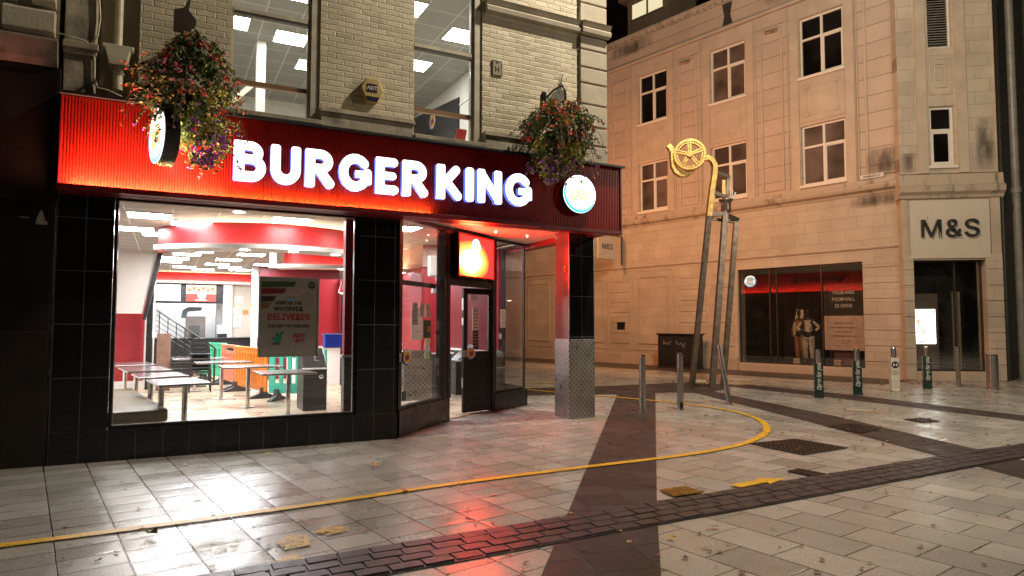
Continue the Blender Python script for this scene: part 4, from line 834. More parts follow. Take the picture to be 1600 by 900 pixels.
text('JUST\n  EAT', .085, DR, t, (.12, -.006, -.265), off=.03, shear=.25, line=.75); text('deliveroo', .038, DK, t, (-.15, -.006, -.335), off=.01); text('FREE', .15, FAINT, t, (.06, -.005, .31), (R(90), 0, R(180)), ext=.0005, off=.03)
MB().prism([(-.20, -.25), (-.18, -.31), (-.12, -.33), (-.08, -.29), (-.09, -.24), (-.06, -.19), (-.09, -.18), (-.11, -.23), (-.13, -.19), (-.155, -.20), (-.15, -.26)], 'y', -.0065, -.0045).build('rider_logo', pbr('teal_ink', (.03, .28, .22), .5), t)
MB().cyl((.27, -.0065, .405), (.27, -.0045, .405), .045, n=24).build('round_logo', DK, t); text('BURGER\nKING', .028, pbr('poster_tan', (.40, .36, .30), .5), t, (.27, -.007, .405), off=.02, line=.7)
for i in range(4): MB().box(-.06, .30-.03*i, -.0055, -.0045, -.385-.022*i, -.381-.022*i).build('small_print', FAINT, t)
MB().box(-.04, .05, -.0075, -.0045, .20, .235).build('blue_tag', pbr('sky_blue_ink', (.25, .55, .85), .5), t)
# pull-plate logos and notices on the shopfront glass
def ondoor(s, out, z, loc=A2, ang=z2): return (loc[0]+s*math.cos(ang)+out*math.sin(ang), loc[1]+s*math.sin(ang)-out*math.cos(ang), z)
def plate(lbl, p, ang, r):
    t = thing('logo_door_pull', lbl, 'door pull', BF, p, ang); MB().box(-r*1.6, -r*.4, -.01, .0, -.06, .06).build('back_plate', STEEL, t, bevel=.004); MB().cyl((0, -.02, 0), (0, .0, 0), r, n=36).build('disc', CHAR, t); roundel(t, r*.97, False, (R(90), 0, 0), (0, -.025, 0)); return t
plate('round logo plate on the canted window left of the doorway', ondoor(.17, .05, 1.06, A1, z1), z1, .115)
plate('round logo plate on the open black door', (5.70, 1.77, 1.02), R(20), .105)
notice('large pale sheet stuck on the canted window glass', BF, ondoor(.60, .006, 1.52, A1, z1), .34, .46, 3, FAINT, rz=z1); notice('grey printed notice over the left of the large pale sheet', BF, ondoor(.52, .013, 1.66, A1, z1), .16, .32, 9, rz=z1, paper=pbr('grey_paper', (.35, .33, .32), .6)); notice('small grey notice right of the taller grey notice', BF, ondoor(.74, .013, 1.72, A1, z1), .12, .2, 5, rz=z1, paper=pbr('grey_paper', (.35, .33, .32), .6)); notice('rightmost small grey notice on the canted glass', BF, ondoor(.93, .013, 1.71, A1, z1), .12, .2, 5, rz=z1, paper=pbr('grey_paper', (.35, .33, .32), .6))
t = notice('dark green sign with a ring symbol on the canted glass', BF, ondoor(.90, .02, 1.44, A1, z1), .24, .26, 0, rz=z1, paper=pbr('dark_green_card', (.02, .045, .035), .4)); m = MB(); m.arc((0, 0), .03, .042, 0, .002, 0, 360, 20); o = m.build('ring', YEL, t); o.rotation_euler = (R(90), 0, 0); o.location = (.04, -.007, 0)
notice('yellow note under the dark green sign', BF, ondoor(.95, .012, 1.27, A1, z1), .12, .10, 2, rz=z1, paper=pbr('pale_yellow_paper', (.6, .6, .35), .6)); notice('cream note below the yellow note', BF, ondoor(.93, .012, 1.17, A1, z1), .14, .09, 3, rz=z1); notice('round green sticker on the canted glass', BF, ondoor(.94, .012, 1.06, A1, z1), .11, .12, 2, rz=z1, paper=pbr('lime_sticker', (.45, .6, .3), .6))
notice('green floor level sticker low in the canted window', BF, ondoor(.17, .03, .53, A1, z1), .12, .13, 2, rz=z1, paper=pbr('green_card', (.05, .12, .06), .5)); notice('small white sticker low on the canted window', BF, ondoor(.14, .03, .72, A1, z1), .06, .10, 2, rz=z1)
dang = math.atan2(1.965-1.75, 6.17-5.58)
def onleaf(s, z): return (5.58+s*math.cos(dang)+.008*math.sin(dang), 1.75+s*math.sin(dang)-.008*math.cos(dang), z)
notice('white card at the top of the door glass', BF, onleaf(.22, 1.97), .17, .09, 0, rz=dang); notice('grey framed notice in the middle of the door glass', BF, onleaf(.26, 1.60), .15, .40, 6, rz=dang); notice('dark notice low on the door glass', BF, onleaf(.26, 1.25), .13, .32, 5, PALE, rz=dang, paper=pbr('dark_card', (.05, .05, .055), .5))
notice('white notice on the corner glass right of the door', BF, ondoor(.32, .008, 1.62, A3, z3), .15, .33, 6, rz=z3); notice('small white switch plate on the corner glass', BF, ondoor(.24, .008, 1.3, A3, z3), .08, .1, 0, rz=z3)
t = thing('blind_logo_sticker', 'round logo sticker on the black blind in the right upper window', 'sticker', BF, (6.63, 6.2, 6.36)); roundel(t, .20, False, (R(90), 0, R(-90)), (0, 0, 0))
t = thing('red_menu_board', 'red tilted board at the bottom right corner of the right upper window', 'board', BF, (5.0, .7, 4.17)); MB().prism([(-.05, 0), (.10, 0), (.16, .34), (.0, .34)], 'y', 0, .02).build('board', pbr('bright_red_board', (.6, .03, .03), .4), t)
# ================================================================ THINGS ON THE RESTAURANT WALL
t = thing('alarm_box', 'cream hexagonal alarm box with ADT on it, on the brick pier', 'alarm box', BF, (3.49, .15, 4.64))
AY = pbr('aged_alarm_cream', (.55, .40, .16), .45, var=.15)
MB().prism([(-.15, .03), (-.08, .17), (.08, .17), (.16, .02), (.08, -.15), (-.07, -.15)], 'y', -.11, 0).build('case', AY, t, bevel=.012)
MB().box(-.075, .065, -.116, -.111, -.02, .09).build('badge', pbr('navy_badge', (.01, .012, .04), .4), t); text('ADT', .10, PALE, t, (-.005, -.118, .034), off=.02); MB().prism([(-.06, -.14), (.07, -.14), (.10, -.08), (-.08, -.08)], 'y', -.116, -.111).build('strobe', pbr('navy_badge', (.01, .012, .04), .4), t)
m = MB()
for k in range(6): m.box(-.135+.006*k, -.085+.004*k, -.114, -.111, .04-.025*k, .05-.025*k)
t = thing('hydrant_plate', 'small cast plate with a big letter H on the brick wall', 'plate', BF, (5.40, .146, 5.33)); MB().box(-.085, .085, -.012, 0, -.12, .12).build('plate', pbr('cast_plate', (.30, .26, .17), .5, var=.2), t, bevel=.01); text('H', .16, INK, t, (0, -.014, -.015), off=.01); text('04', .05, INK, t, (0, -.014, .085), off=.0)
MB().frame(-.075, .075, -.11, .11, -.0155, -.012, .006).build('border', INK, t)
t = thing('drainpipe', 'cream downpipe running into a hopper head at the left of the brick wall', 'drainpipe', BF, (.535, .2, 4.0))
PAINT = pbr('pipe_paint', (.60, .55, .42), .4, var=.15)
MB().cyl((.0, 0, .72), (.02, 0, 7), .042, n=16).build('pipe', PAINT, t, smooth=False); MB().prism([(-.15, .70), (.17, .70), (.16, .66), (.13, .64), (.10, .46), (-.08, .46), (-.12, .64), (-.15, .66)], 'y', -.13, .10).build('hopper', PAINT, t, bevel=.012); MB().cyl((.01, -.02, .20), (.01, -.02, .46), .05).cyl((.01, -.02, .38), (.01, -.02, .42), .062).build('outlet', PAINT, t)
t = thing('wall_cable', 'painted cable looping along the plaster pilaster beside the drainpipe', 'cable', BF, (0, 0, 0))
MB().tube([(-.03, .02, 4.70), (.12, .03, 4.68), (.24, .03, 4.66), (.30, .03, 4.60), (.325, .03, 4.45), (.33, .03, 4.25), (.36, .03, 4.15), (.46, .03, 4.14), (.60, .0, 4.08)], .010, 8).build('lower_run', PAINT, t, smooth=True); MB().tube([(.345, .03, 7), (.345, .03, 5.2), (.365, .03, 4.95), (.345, .03, 4.74), (.30, .03, 4.66)], .010, 8).build('upper_run', PAINT, t, smooth=True)
# hanging baskets
def leafmat(name, c, var=.5, tr=.15):
    t = NT(name); n = t.noise(t.obj(), 18, 3); f = t.ramp(n.outputs['Fac'], .3, .7, 1-var, 1+var); t.put(t.b.inputs['Base Color'], t.mix(1., c, t.comb(f, f, f), 'MULTIPLY')); t.b.inputs['Roughness'].default_value = .5; return t.m
LG = leafmat('dark_basket_leaf', (.075, .115, .04)); LL = leafmat('pale_lit_basket_leaf', (.40, .40, .09)); FR = leafmat('red_fuchsia', (.80, .12, .09)); FP = leafmat('purple_petunia', (.45, .10, .62)); FK = leafmat('pink_flower', (.80, .38, .45)); TW = leafmat('dry_twig', (.16, .11, .06))
def leaf(mb, p, d, L, W, up):
    d = d.normalized(); s = d.cross(up); s = s.normalized() if s.length > 1e-3 else Vector((1, 0, 0)); n = s.cross(d)
    a = p; b = p+d*L*.5+s*W*.5+n*W*.15; c = p+d*L; e = p+d*L*.5-s*W*.5+n*W*.15; mb.add([a, b, c, e, p+d*L*.5-n*W*.1], [(0, 1, 4), (1, 2, 4), (2, 3, 4), (3, 0, 4)])
def basket(lbl, spot, prof, n, seed, lean=0):
    r_ = random.Random(seed); t = thing('hanging_basket', lbl, 'hanging basket', BF, spot)
    V = lambda: Vector((r_.gauss(0, 1), r_.gauss(0, 1), r_.gauss(0, 1))).normalized()
    lg_, ll, fr, fp, fk, tw = MB(), MB(), MB(), MB(), MB(), MB()
    zs = [p[0] for p in prof]
    def rad(z):
        for (a, ra, ca), (b, rb, cb) in zip(prof, prof[1:]):
            if b <= z <= a: k = (a-z)/(a-b); return ra+(rb-ra)*k, ca+(cb-ca)*k
        return .02, 0
    sub = []
    for i in range(230):
        z = r_.uniform(zs[-1], zs[0]); ra, cx = rad(z)
        if r_.random() > ra/.55: continue
        a = r_.uniform(0, 6.283); q = ra*math.sqrt(r_.uniform(.25, 1.08)); sub.append(Vector((cx+q*math.cos(a), q*math.sin(a)*.85, z)))
    for c in sub:
        R_ = r_.uniform(.08, .16); pale = r_.random() < (.92 if c.z < -.28 else .25); mb = ll if pale else lg_  # low clumps mostly paler: light from below put into the leaf colour
        for k in range(int(n/len(sub))):
            p = c+V()*R_*r_.random()**.5; leaf(mb, p, V()+Vector((0, 0, -.3)), r_.uniform(.04, .085), r_.uniform(.024, .045), V())
    def flower(mb, c, s):
        for k in range(5): leaf(mb, c, V()+Vector((0, -.4, 0)), s, s*.7, V())
    for i in range(620):
        z = r_.uniform(zs[-1], zs[0]); ra, cx = rad(z); a = r_.uniform(0, 6.283); q = ra*r_.uniform(.85, 1.12); p = Vector((cx+q*math.cos(a), q*math.sin(a)*.85, z))
        if z > -.1:
            if math.sin(a*3+z*9) > -.3 and r_.random() < .6: flower(fr if r_.random() < .75 else fk, p, r_.uniform(.035, .06)); tw.tube([p, p*.8+Vector((0, 0, .02))], .002, 4)
        elif z > -.35:
            if r_.random() < .12: flower(fk, p, .035)
        elif p.x > cx-.12+lean and r_.random() < .5: flower(fp, p, r_.uniform(.04, .06))
    for i in range(16):
        a = r_.uniform(0, 6.283); ra, cx = rad(.1); p = Vector((cx+ra*math.cos(a), ra*math.sin(a), r_.uniform(-.1, .2))); pts = [p]
        for k in range(5): p = p+Vector((math.cos(a)*.04, math.sin(a)*.04, -.05-.02*k)); pts.append(p); leaf(lg_, p, V(), .035, .02, V())
        tw.tube(pts, .003, 4); flower(fr, p, .025)
    for i in range(60):
        z = r_.uniform(zs[-1]*.8, zs[0]*.9); ra, cx = rad(z); a = r_.uniform(0, 6.283); p = Vector((cx+ra*math.cos(a), ra*math.sin(a)*.85, z)); d = Vector((math.cos(a), math.sin(a), r_.uniform(-.9, .9))).normalized(); pts = [p]
        for k in range(r_.randint(4, 8)):
            d = (d+V()*.25+Vector((0, 0, -.18))).normalized(); p = p+d*.04; pts.append(p)
            for q2 in range(3): leaf(ll if i % 3 == 0 else lg_, p, V(), r_.uniform(.03, .05), .022, V())
        tw.tube(pts, .003, 4); flower(fr if z > -.15 else fp, p, .034)
    for mb, nm, m_ in ((lg_, 'foliage', LG), (ll, 'pale_lit_foliage', LL), (fr, 'red_flowers', FR), (fp, 'purple_flowers', FP), (fk, 'pink_flowers', FK), (tw, 'stems', TW)):
        if mb.v: o = mb.build(nm, m_, t, weld=False); o['kind'] = 'stuff'
    MB().lathe([(0, -.28), (.12, -.24), (.17, -.10), (.19, .03), (.18, .04), (.0, .03)], 20).build('basket', pbr('basket_liner', (.03, .022, .012), .9), t)
    return t
basket('larger flower basket at the left end of the fascia, trailing purple, its low leaves coloured as lit yellow-green', (1.31, -.60, 4.03), [(.66, .06, .02), (.52, .20, .0), (.40, .28, -.02), (.20, .40, -.04), (-.02, .46, -.06), (-.22, .36, .0), (-.42, .28, .08), (-.58, .20, .13), (-.76, .06, .14)], 5200, 3)
basket('flower basket hanging over the right end of the fascia beside the round sign', (6.05, -.50, 4.22), [(.50, .10, .05), (.38, .32, .04), (.18, .50, .02), (-.02, .50, .0), (-.2, .38, .04), (-.38, .24, .0), (-.52, .13, -.06), (-.68, .03, -.12)], 4600, 8, -.25)
def bracket(lbl, spot, creature):
    t = thing('basket_bracket', lbl, 'wall bracket', BF, spot); m = MB().box(-.03, .03, -.03, 0, -.42, .12); m.build('wall_plate', BLACK, t)
    MB().tube([(0, -.02, .0), (0, -.30, .06), (0, -.55, .05), (0, -.62, -.05), (0, -.64, -.25)], .016).build('arm', BLACK, t)
    if creature:
        o = MB().prism([(.10, .0), (.13, .10), (.20, .16), (.26, .24), (.30, .36), (.32, .27), (.30, .20), (.38, .20), (.40, .14), (.33, .14), (.34, .06), (.28, .04), (.30, -.05), (.24, -.12), (.18, -.05)], 'y', -.035, -.02); o.build('creature_cutout', pbr('grey_green_iron', (.10, .10, .08), .5), t)
        MB().tube([(.03, -.02, .04), (.10, -.03, .02), (.16, -.03, .05)], .008).tube([(.03, -.02, -.02), (.12, -.03, -.04), (.18, -.03, .0)], .008).tube([(.30, -.03, .35), (.33, -.03, .46)], .006).build('horn_and_mane', pbr('grey_green_iron', (.10, .10, .08), .5), t)
    else:
        MB().prism([(-.10, -.10), (.10, -.10), (.13, .06), (.05, .16), (.07, .34), (.0, .18), (-.10, .14)], 'y', -.64, -.60).build('crest_cutout', pbr('rusty_iron', (.05, .03, .025), .6), t)
bracket('dark iron bracket with a crest holding the larger basket', (1.20, .15, 4.86), False); bracket('iron bracket with a rearing unicorn figure holding the right basket', (6.21, .15, 4.98), True)
# ================================================================ NEIGHBOURING BUILDING ON THE LEFT
nb = thing('neighbouring_building', 'dark granite shopfront with pale rusticated stone above, at the left edge', 'building', BF)
GRAN = tiled('brown_granite', 'xz', 1.6, 1.42, (.018, .013, .011), (.05, .045, .04), -3.2, 0., rough=.30, joint=.004, var=.1, jb=.001, nb=.0004, ns=60, blot=.35)
part(MB().box(-6, .022, .0, .5, 0, 4.30), 'granite_wall', GRAN, nb, bevel=.006); part(MB().prism([(.3, 4.30), (-.02, 4.30), (-.06, 4.36), (-.10, 4.56), (-.06, 4.60), (.3, 4.62)], 'x', -6, -.012), 'shop_cornice', pbr('weathered_cornice', (.16, .13, .10), .6, var=.3, bump=.004, bs=20), nb)
rs = MB(); z_ = 4.62
for k in range(14):
    for j in range(6): rs.prism([(.1, z_+.02), (.02, z_+.02), (-.03, z_+.06), (-.03, z_+.27), (.02, z_+.31), (.1, z_+.31)], 'x', -.50-j*.6+(.25 if k % 2 else 0)-.02, -.02-j*.6+(.0 if j == 0 else (.25 if k % 2 else 0))-.03)
    z_ += .33
part(rs, 'rusticated_stone', STONE, nb, bevel=.008); part(MB().box(-6, -.02, .08, .5, 4.6, 11), 'upper_wall', STONE, nb)
t = thing('dark_plaque', 'small dark plaque on the granite at the left edge', 'plaque', BF, (-.25, -.003, 2.68)); MB().box(-.09, .09, -.012, 0, -.075, .075).build('plate', BLACK, t, bevel=.004); text('SWITCH', .03, FAINT, t, (0, -.0135, -.045))
t = thing('white_sticker', 'torn white bell shaped sticker on the granite beside the dark plaque', 'sticker', BF, (-.10, -.003, 2.65)); MB().prism([(-.05, -.08), (.05, -.08), (.055, -.05), (.03, -.03), (.01, .06), (-.005, .08), (-.02, .05), (-.045, -.02)], 'y', -.004, 0).build('sticker', pbr('grey_sticker', (.35, .33, .3), .7, var=.3, vs=30), t)
# ================================================================ STONE CORNER BUILDING (long side in MF, cut corner in CF)
ms = thing('stone_corner_building', 'pale ashlar stone building with a cut corner and tall windows across the street', 'building', MF)
ASH = tiled('ashlar_stone', 'xz', .78, .36, (.44, .36, .275), (.26, .20, .15), .1, .03, stag=.5, rough=.75, joint=.005, var=.07, jb=.003, nb=.003, ns=30, blot=.16, jit=.3, soft=.5, blots=.8)
SM = pbr('smooth_stone', (.44, .35, .265), .75, var=.13, vs=1.5, bump=.003, bs=30)
def stained():
    t = NT('weather_stained_stone'); o = t.obj(); vm = t.n.new('ShaderNodeMapping'); vm.inputs['Scale'].default_value = (1.6, 1.6, .35); t.put(vm.inputs[0], o)
    n = t.noise(vm.outputs[0], 2.2, 6, .7).outputs['Fac']; n2 = t.noise(o, 14, 4).outputs['Fac']
    f = t.ramp(t.math('ADD', n, t.math('MULTIPLY', n2, .12)), .58, .80)
    t.put(t.b.inputs['Base Color'], t.mix(f, (.42, .335, .25), (.045, .035, .028))); t.b.inputs['Roughness'].default_value = .8; t.put(t.b.inputs['Normal'], t.bump(n2, .005)); return t.m
STN = stained()
mp = lambda mb, name, mat, parent=ms, **k: mb.build(name, mat, parent, **k)
UL = 22.0; cols = [(.34, 1.70), (3.58, 4.94), (6.82, 8.16), (10.05, 11.4), (13.3, 14.65)]
UW = [(a, b, c, d) for a, b in cols for c, d in ((5.88, 7.76), (9.32, 11.22))]
mp(MB().wall(-1.24, UL, .0, 4.0, -.45, 0, [(-.06, 3.97, .27, 3.37)]), 'ground_floor_wall', ASH)
mp(MB().box(-1.22, UL, -.42, -.006, 4.0, 5.30), 'frieze', ASH)
mp(MB().wall(-1.24, UL, 5.30, 12.9, -.45, -.05, UW), 'upper_wall', tiled('upper_ashlar', 'xz', 30, .52, (.44, .34, .26), (.27, .20, .15), 0, 5.62, rough=.75, joint=.014, var=.04, jb=.010, nb=.002, ns=30, blot=.1, blots=.7))
# pilaster strips and panels between the bays
for a, b in cols:
    m = MB()
    for e in (a-.30, b+.03): m.box(e, e+.27, -.06, -.018, 5.72, 11.75)
    m.box(a-.03, b+.03, -.06, -.02, 11.24, 11.75)
    for s0, s1 in ((a-.40, a-.37), (b+.37, b+.40)): m.box(s0, s1, -.06, -.01, 5.8, 11.7)
    mp(m, 'window_surround', SM, bevel=.006)
for i, (a, b) in enumerate(cols):
    e = b+.55; w2 = (cols[i+1][0]-.55) if i+1 < len(cols) else e+1
    mp(MB().frame(e, w2, 5.85, 11.3, -.06, -.012, .07), 'wall_panel', SM, bevel=.006)
mp(MB().frame(-1.14, -.25, 5.85, 11.3, -.06, -.012, .06), 'wall_panel', SM, bevel=.006)
for a, b in cols: 
    m = MB(); m.box(a-.02, b+.02, -.06, -.028, 7.86, 9.18)
    m.frame(a+.18, b-.18, 8.05, 9.0, -.03, -.012, .05)
    for x in (a+.16, b-.29):
        for z_ in (8.03, 8.90): m.box(x, x+.13, -.03, .004, z_, z_+.13)
    mp(m, 'spandrel_panel', SM, bevel=.005)
mp(MB().prism([(-.2, 5.30), (.02, 5.30), (.05, 5.36), (.16, 5.42), (.20, 5.50), (.20, 5.56), (.06, 5.60), (.02, 5.74), (-.2, 5.76)], 'x', -1.36, UL), 'main_string_course', STN)
mp(MB().prism([(-.1, 3.70), (.03, 3.71), (.055, 3.75), (.02, 3.80), (-.1, 3.82)], 'x', -1.25, UL), 'lower_string_course', SM)
mp(MB().prism([(-.2, 11.76), (.05, 11.78), (.07, 11.86), (.03, 11.92), (-.2, 11.93)], 'x', -1.3, UL), 'upper_string_course', SM)
m = MB().prism([(-.5, 12.86), (.04, 12.86), (.09, 12.92), (.09, 13.0), (-.5, 13.05)], 'x', -1.35, UL)
for k in range(90): m.box(-1.2+.255*k, -1.2+.255*k+.16, -.04, .03, 12.76, 12.858)
mp(m, 'parapet_coping', STN)
# stain streaks under the parapet beside a window
mp(MB().prism([(4.0, 12.75), (4.5, 12.75), (4.42, 12.3), (4.6, 11.95), (4.3, 11.5), (4.1, 11.45), (3.75, 11.6), (3.9, 12.2)], 'y', -.0495, -.0465) if 0 else MB().add([(4.02, -.047, 12.74), (4.42, -.047, 12.74), (4.34, -.047, 12.3), (4.42, -.047, 11.95), (4.02, -.047, 11.94), (4.10, -.047, 12.3)], [(0, 1, 2, 3, 4, 5)]), 'soot_streak', pbr('soot_stain', (.035, .028, .024), .85, var=.5, vs=12))
def sootm():
    t = NT('soot_patch'); o = t.obj(); tr = t.n.new('ShaderNodeBsdfTransparent'); mx = t.n.new('ShaderNodeMixShader'); g_ = t.n.new('ShaderNodeTexCoord').outputs['Generated']; gx, gy, gz = t.sep(g_)
    e = t.math('MULTIPLY', t.math('MULTIPLY', t.math('MULTIPLY', gx, t.math('SUBTRACT', 1., gx)), 4.), t.math('MULTIPLY', t.math('MULTIPLY', gz, t.math('SUBTRACT', 1.15, gz)), 3.4))
    mp_ = t.n.new('ShaderNodeMapping'); mp_.inputs['Scale'].default_value = (1, 1, .3); t.put(mp_.inputs[0], o)
    a = t.ramp(t.math('MULTIPLY', e, t.ramp(t.noise(mp_.outputs[0], 4, 5, .6).outputs['Fac'], .25, .75)), .05, .95, 0, .48)
    t.put(t.b.inputs['Base Color'], (.04, .028, .02)); t.b.inputs['Roughness'].default_value = .9; t.put(mx.inputs[0], a); t.t.links.new(tr.outputs[0], mx.inputs[1]); t.t.links.new(t.b.outputs[0], mx.inputs[2]); t.t.links.new(mx.outputs[0], t.n['Material Output'].inputs[0]); return t.m
SOOT = sootm()
def soot(x0, x1, z0, z1, y, fn=None, **k): (fn or mp)(MB().box(x0, x1, y, y+.0015, z0, z1), 'soot_patch', SOOT, **k)
for x0, x1, z0, z1, y in ((-1.23, -.2, 5.76, 6.6, -.008), (-1.1, 3.2, 11.93, 12.75, -.046), (7.4, 9.6, 12.2, 12.75, -.046), (-1.15, .3, 4.9, 5.29, -.003)): soot(x0, x1, z0, z1, y)
# blind windows and rustication on the ground floor
for a, b in ((6.82, 8.22), (9.99, 11.4), (13.17, 14.6), (16.4, 17.8)):
    mp(MB().frame(a, b, .80, 3.37, .0, .03, .05).frame(a-.28, b+.28, .55, 3.62, .0, .018, .06), 'blind_window_frame', SM, bevel=.006)
for a, b in ((5.2, 6.3), (8.65, 9.6), (11.85, 12.75), (4.15, 4.9)):
    z_ = .80; m = MB()
    while z_ < 3.2: m.box(a, b, .0, .022, z_, z_+.33); z_ += .40
    mp(m, 'rusticated_blocks', ASH, bevel=.008)
m = MB(); z_ = .03
while z_ < 3.3: m.box(-1.245, -.075, .001, .022, z_, z_+.43); z_ += .45
mp(m, 'corner_blocks', ASH, bevel=.008)
mp(MB().box(-1.28, 3.9, .001, .05, .0, .24).box(4.0, UL, .001, .05, .0, .42), 'wall_base', SM, bevel=.01)
mp(MB().box(8.88, 9.27, .003, .03, 1.33, 1.63), 'vent_plate', BLACK)
# upper windows
WFR = pbr('white_window_frame', (.66, .60, .52), .45, var=.05)
def blackglass(name, c): 
    t = NT(name); t.put(t.b.inputs['Base Color'], c); t.b.inputs['Roughness'].default_value = .04; n = t.noise(t.obj(), .8, 2); t.put(t.b.inputs['Base Color'], t.mix(t.ramp(n.outputs['Fac'], .4, .6), (c[0]*.4, c[1]*.4, c[2]*.4), c)); return t.m
DG = blackglass('dark_room_glass', (.012, .010, .010)); DG2 = blackglass('brown_reflection_glass', (.15, .105, .085))  # brown pane colour stands in for a reflection in the glass
for i, (a, b) in enumerate(cols):
    for lvl, (c, d) in enumerate(((5.88, 7.76), (9.32, 11.22))):
        y0, y1 = -.20, -.13
        f = MB().frame(a, b, c, d, y0, y1, .06); mid = (a+b)/2; zt = c+(d-c)*.64
        f.box(mid-.035, mid+.035, y0, y1, c+.06, d-.06); f.box(a+.06, mid-.035, y0, y1, zt-.035, zt+.035).box(mid+.035, b-.06, y0, y1, zt-.035, zt+.035)
        f.frame(a+.06, mid-.035, c+.06, zt-.035, y0+.01, y1-.012, .035)
        f.box(a-.04, b+.04, -.12, .02, c-.09, c-.001)
        o = mp(f, 'window', WFR, bevel=.004); mp(MB().box(a+.05, b-.05, -.185, -.18, c+.05, d-.05), 'pane', DG if (lvl == 1 and i != 1) else DG2, o)
# street level shop window
o = mp(MB().frame(-.05, 3.96, .28, 3.36, -.14, -.08, .03).box(2.86, 2.90, -.14, -.08, .31, 3.33).box(2.62, 2.66, -.14, -.08, .31, 3.33).box(1.17, 1.20, -.14, -.08, .31, 3.33), 'shop_window', pbr('bronze_frame', (.08, .06, .05), .3, .6)); mp(MB().box(-.02, 3.93, -.112, -.108, .31, 3.33), 'pane', MGLASS, o)
mp(MB().box(-.1, 4.0, -2.4, -2.35, .2, 3.4).box(4.0, 4.05, -2.4, -.45, .2, 3.4).box(-.12, -.07, -2.4, -.45, .2, 3.4).box(-.1, 4.0, -2.4, -.15, .18, .26).box(-.1, 4.0, -2.4, -.15, 3.38, 3.45), 'display_box', pbr('display_dark', (.014, .011, .010), .6)); mp(MB().box(.3, 1.9, -2.34, -2.30, 1.2, 2.9), 'display_backdrop', pbr('display_rose', (.16, .07, .06), .6))
mp(MB().box(3.2, 3.22, -1.6, -.9, .27, 3.3), 'display_divider', BLACK); mp(MB().box(.25, 1.0, -.9, -.4, .265, .8), 'display_plinth', pbr('display_rose', (.16, .07, .06), .6))
mp(MB().box(-1.2, UL, -12, -11.5, 0, 12.8).box(UL-.4, UL, -11.5, -.45, 0, 12.8).box(-1.0, UL, -11.5, -.46, 12.2, 12.4), 'rear_walls', SM)
# dormer with lit windows on the flat roof
DRM = pbr('dormer_paint', (.20, .14, .10), .6)
o = mp(MB().box(7.6, 9.7, -3.2, -1.3, 12.4, 15.2).box(7.35, 9.95, -3.4, -1.0, 15.2, 15.36), 'roof_dormer', DRM)
mp(MB().frame(7.8, 9.5, 14.3, 15.05, -1.30, -1.25, .06).box(8.6, 8.68, -1.30, -1.25, 14.36, 15.0), 'window_frame', DRM, o); mp(MB().box(7.84, 9.46, -1.285, -1.28, 14.34, 15.02), 'lit_glass', emit('lit_dormer_window', (.95, .85, .55), .75), o)
mp(MB().prism([(-.5, 13.05), (-6, 14.0), (-6, 12.4), (-.5, 12.4)], 'x', -1.2, UL), 'slate_roof', pbr('night_slate', (.02, .018, .018), .7))
# cut corner
def cp(mb, name, mat, **k):
    """corner parts: built in CF, carried by the building"""
    o = mb.build(name, mat, None, None, **{a: b for a, b in k.items() if a != 'parent'})
    Mw = Matrix.Translation(CF.w(0, 0, 0)) @ Matrix.Rotation(CF.rz, 4, 'Z'); Pw = Matrix.Translation(MF.w(0, 0, 0)) @ Matrix.Rotation(MF.rz, 4, 'Z')
    if k.get('parent'): o.parent = k['parent']
    else: o.parent = ms; o.matrix_local = Pw.inverted() @ Mw
    return o
cp(MB().wall(.0, 2.46, .0, 3.32, .0, .45, [(.26, 2.06, .26, 3.30)]), 'corner_wall', ASH); cp(MB().box(.0, 2.46, .02, .45, 3.32, 5.0), 'sign_bay_wall', SM)
for a, b in ((.0, .25), (2.07, 2.47)):
    z_ = .03; m = MB()
    while z_ < 3.2: m.box(a, b, -.022, -.001, z_, z_+.41); z_ += .43
    cp(m, 'corner_pier_blocks', ASH, bevel=.008)
cp(MB().box(2.22, 2.46, -.02, .02, 3.32, 4.98), 'bay_jamb', SM, bevel=.006); cp(MB().box(-.02, .12, -.02, .02, 3.32, 4.98), 'bay_jamb', SM, bevel=.006)
cp(MB().prism([(.2, 5.0), (-.04, 5.0), (-.07, 5.08), (-.16, 5.16), (-.18, 5.32), (-.08, 5.36), (-.05, 5.66), (.2, 5.70)], 'x', -.08, 2.55), 'corner_string_course', STN)
cp(MB().wall(.0, 2.46, 5.7, 12.9, .05, .45, [(.80, 1.42, 5.92, 7.58), (.80, 1.42, 9.24, 11.2)]), 'corner_upper_wall', ASH)
cp(MB().box(.48, .74, .0, .05, 5.7, 11.8).box(1.50, 1.76, .0, .05, 5.7, 11.8).frame(.82, 1.40, 7.9, 8.95, .03, .05, .05).frame(.95, 1.27, 8.1, 8.8, .02, .05, .04), 'corner_pilasters', SM, bevel=.006)
f = MB().frame(.80, 1.42, 5.92, 7.58, .12, .18, .07).box(.87, 1.35, .12, .18, 6.88, 6.96).frame(.87, 1.35, 5.99, 6.88, .13, .17, .05).box(.74, 1.48, .0, .12, 5.84, 5.918)
o = cp(f, 'corner_window', WFR, bevel=.004); cp(MB().box(.86, 1.36, .15, .155, 5.98, 7.52), 'pane', DG, parent=o)
m = MB().frame(.80, 1.42, 9.24, 11.2, .12, .18, .05)
o = cp(m, 'ventilation_grille', WFR); m = MB()
for k in range(26): m.prism([(.13, 9.30+k*.072), (.17, 9.33+k*.072), (.17, 9.345+k*.072), (.13, 9.315+k*.072)], 'x', .85, 1.37)
cp(m, 'louvres', pbr('louvre_grey', (.22, .19, .15), .5), parent=o); cp(MB().box(.85, 1.37, .19, .2, 9.29, 11.15), 'grille_backing', BLACK, parent=o)
cp(MB().box(-.1, 2.5, .0, .5, 12.9, 13.05), 'corner_coping', STN)
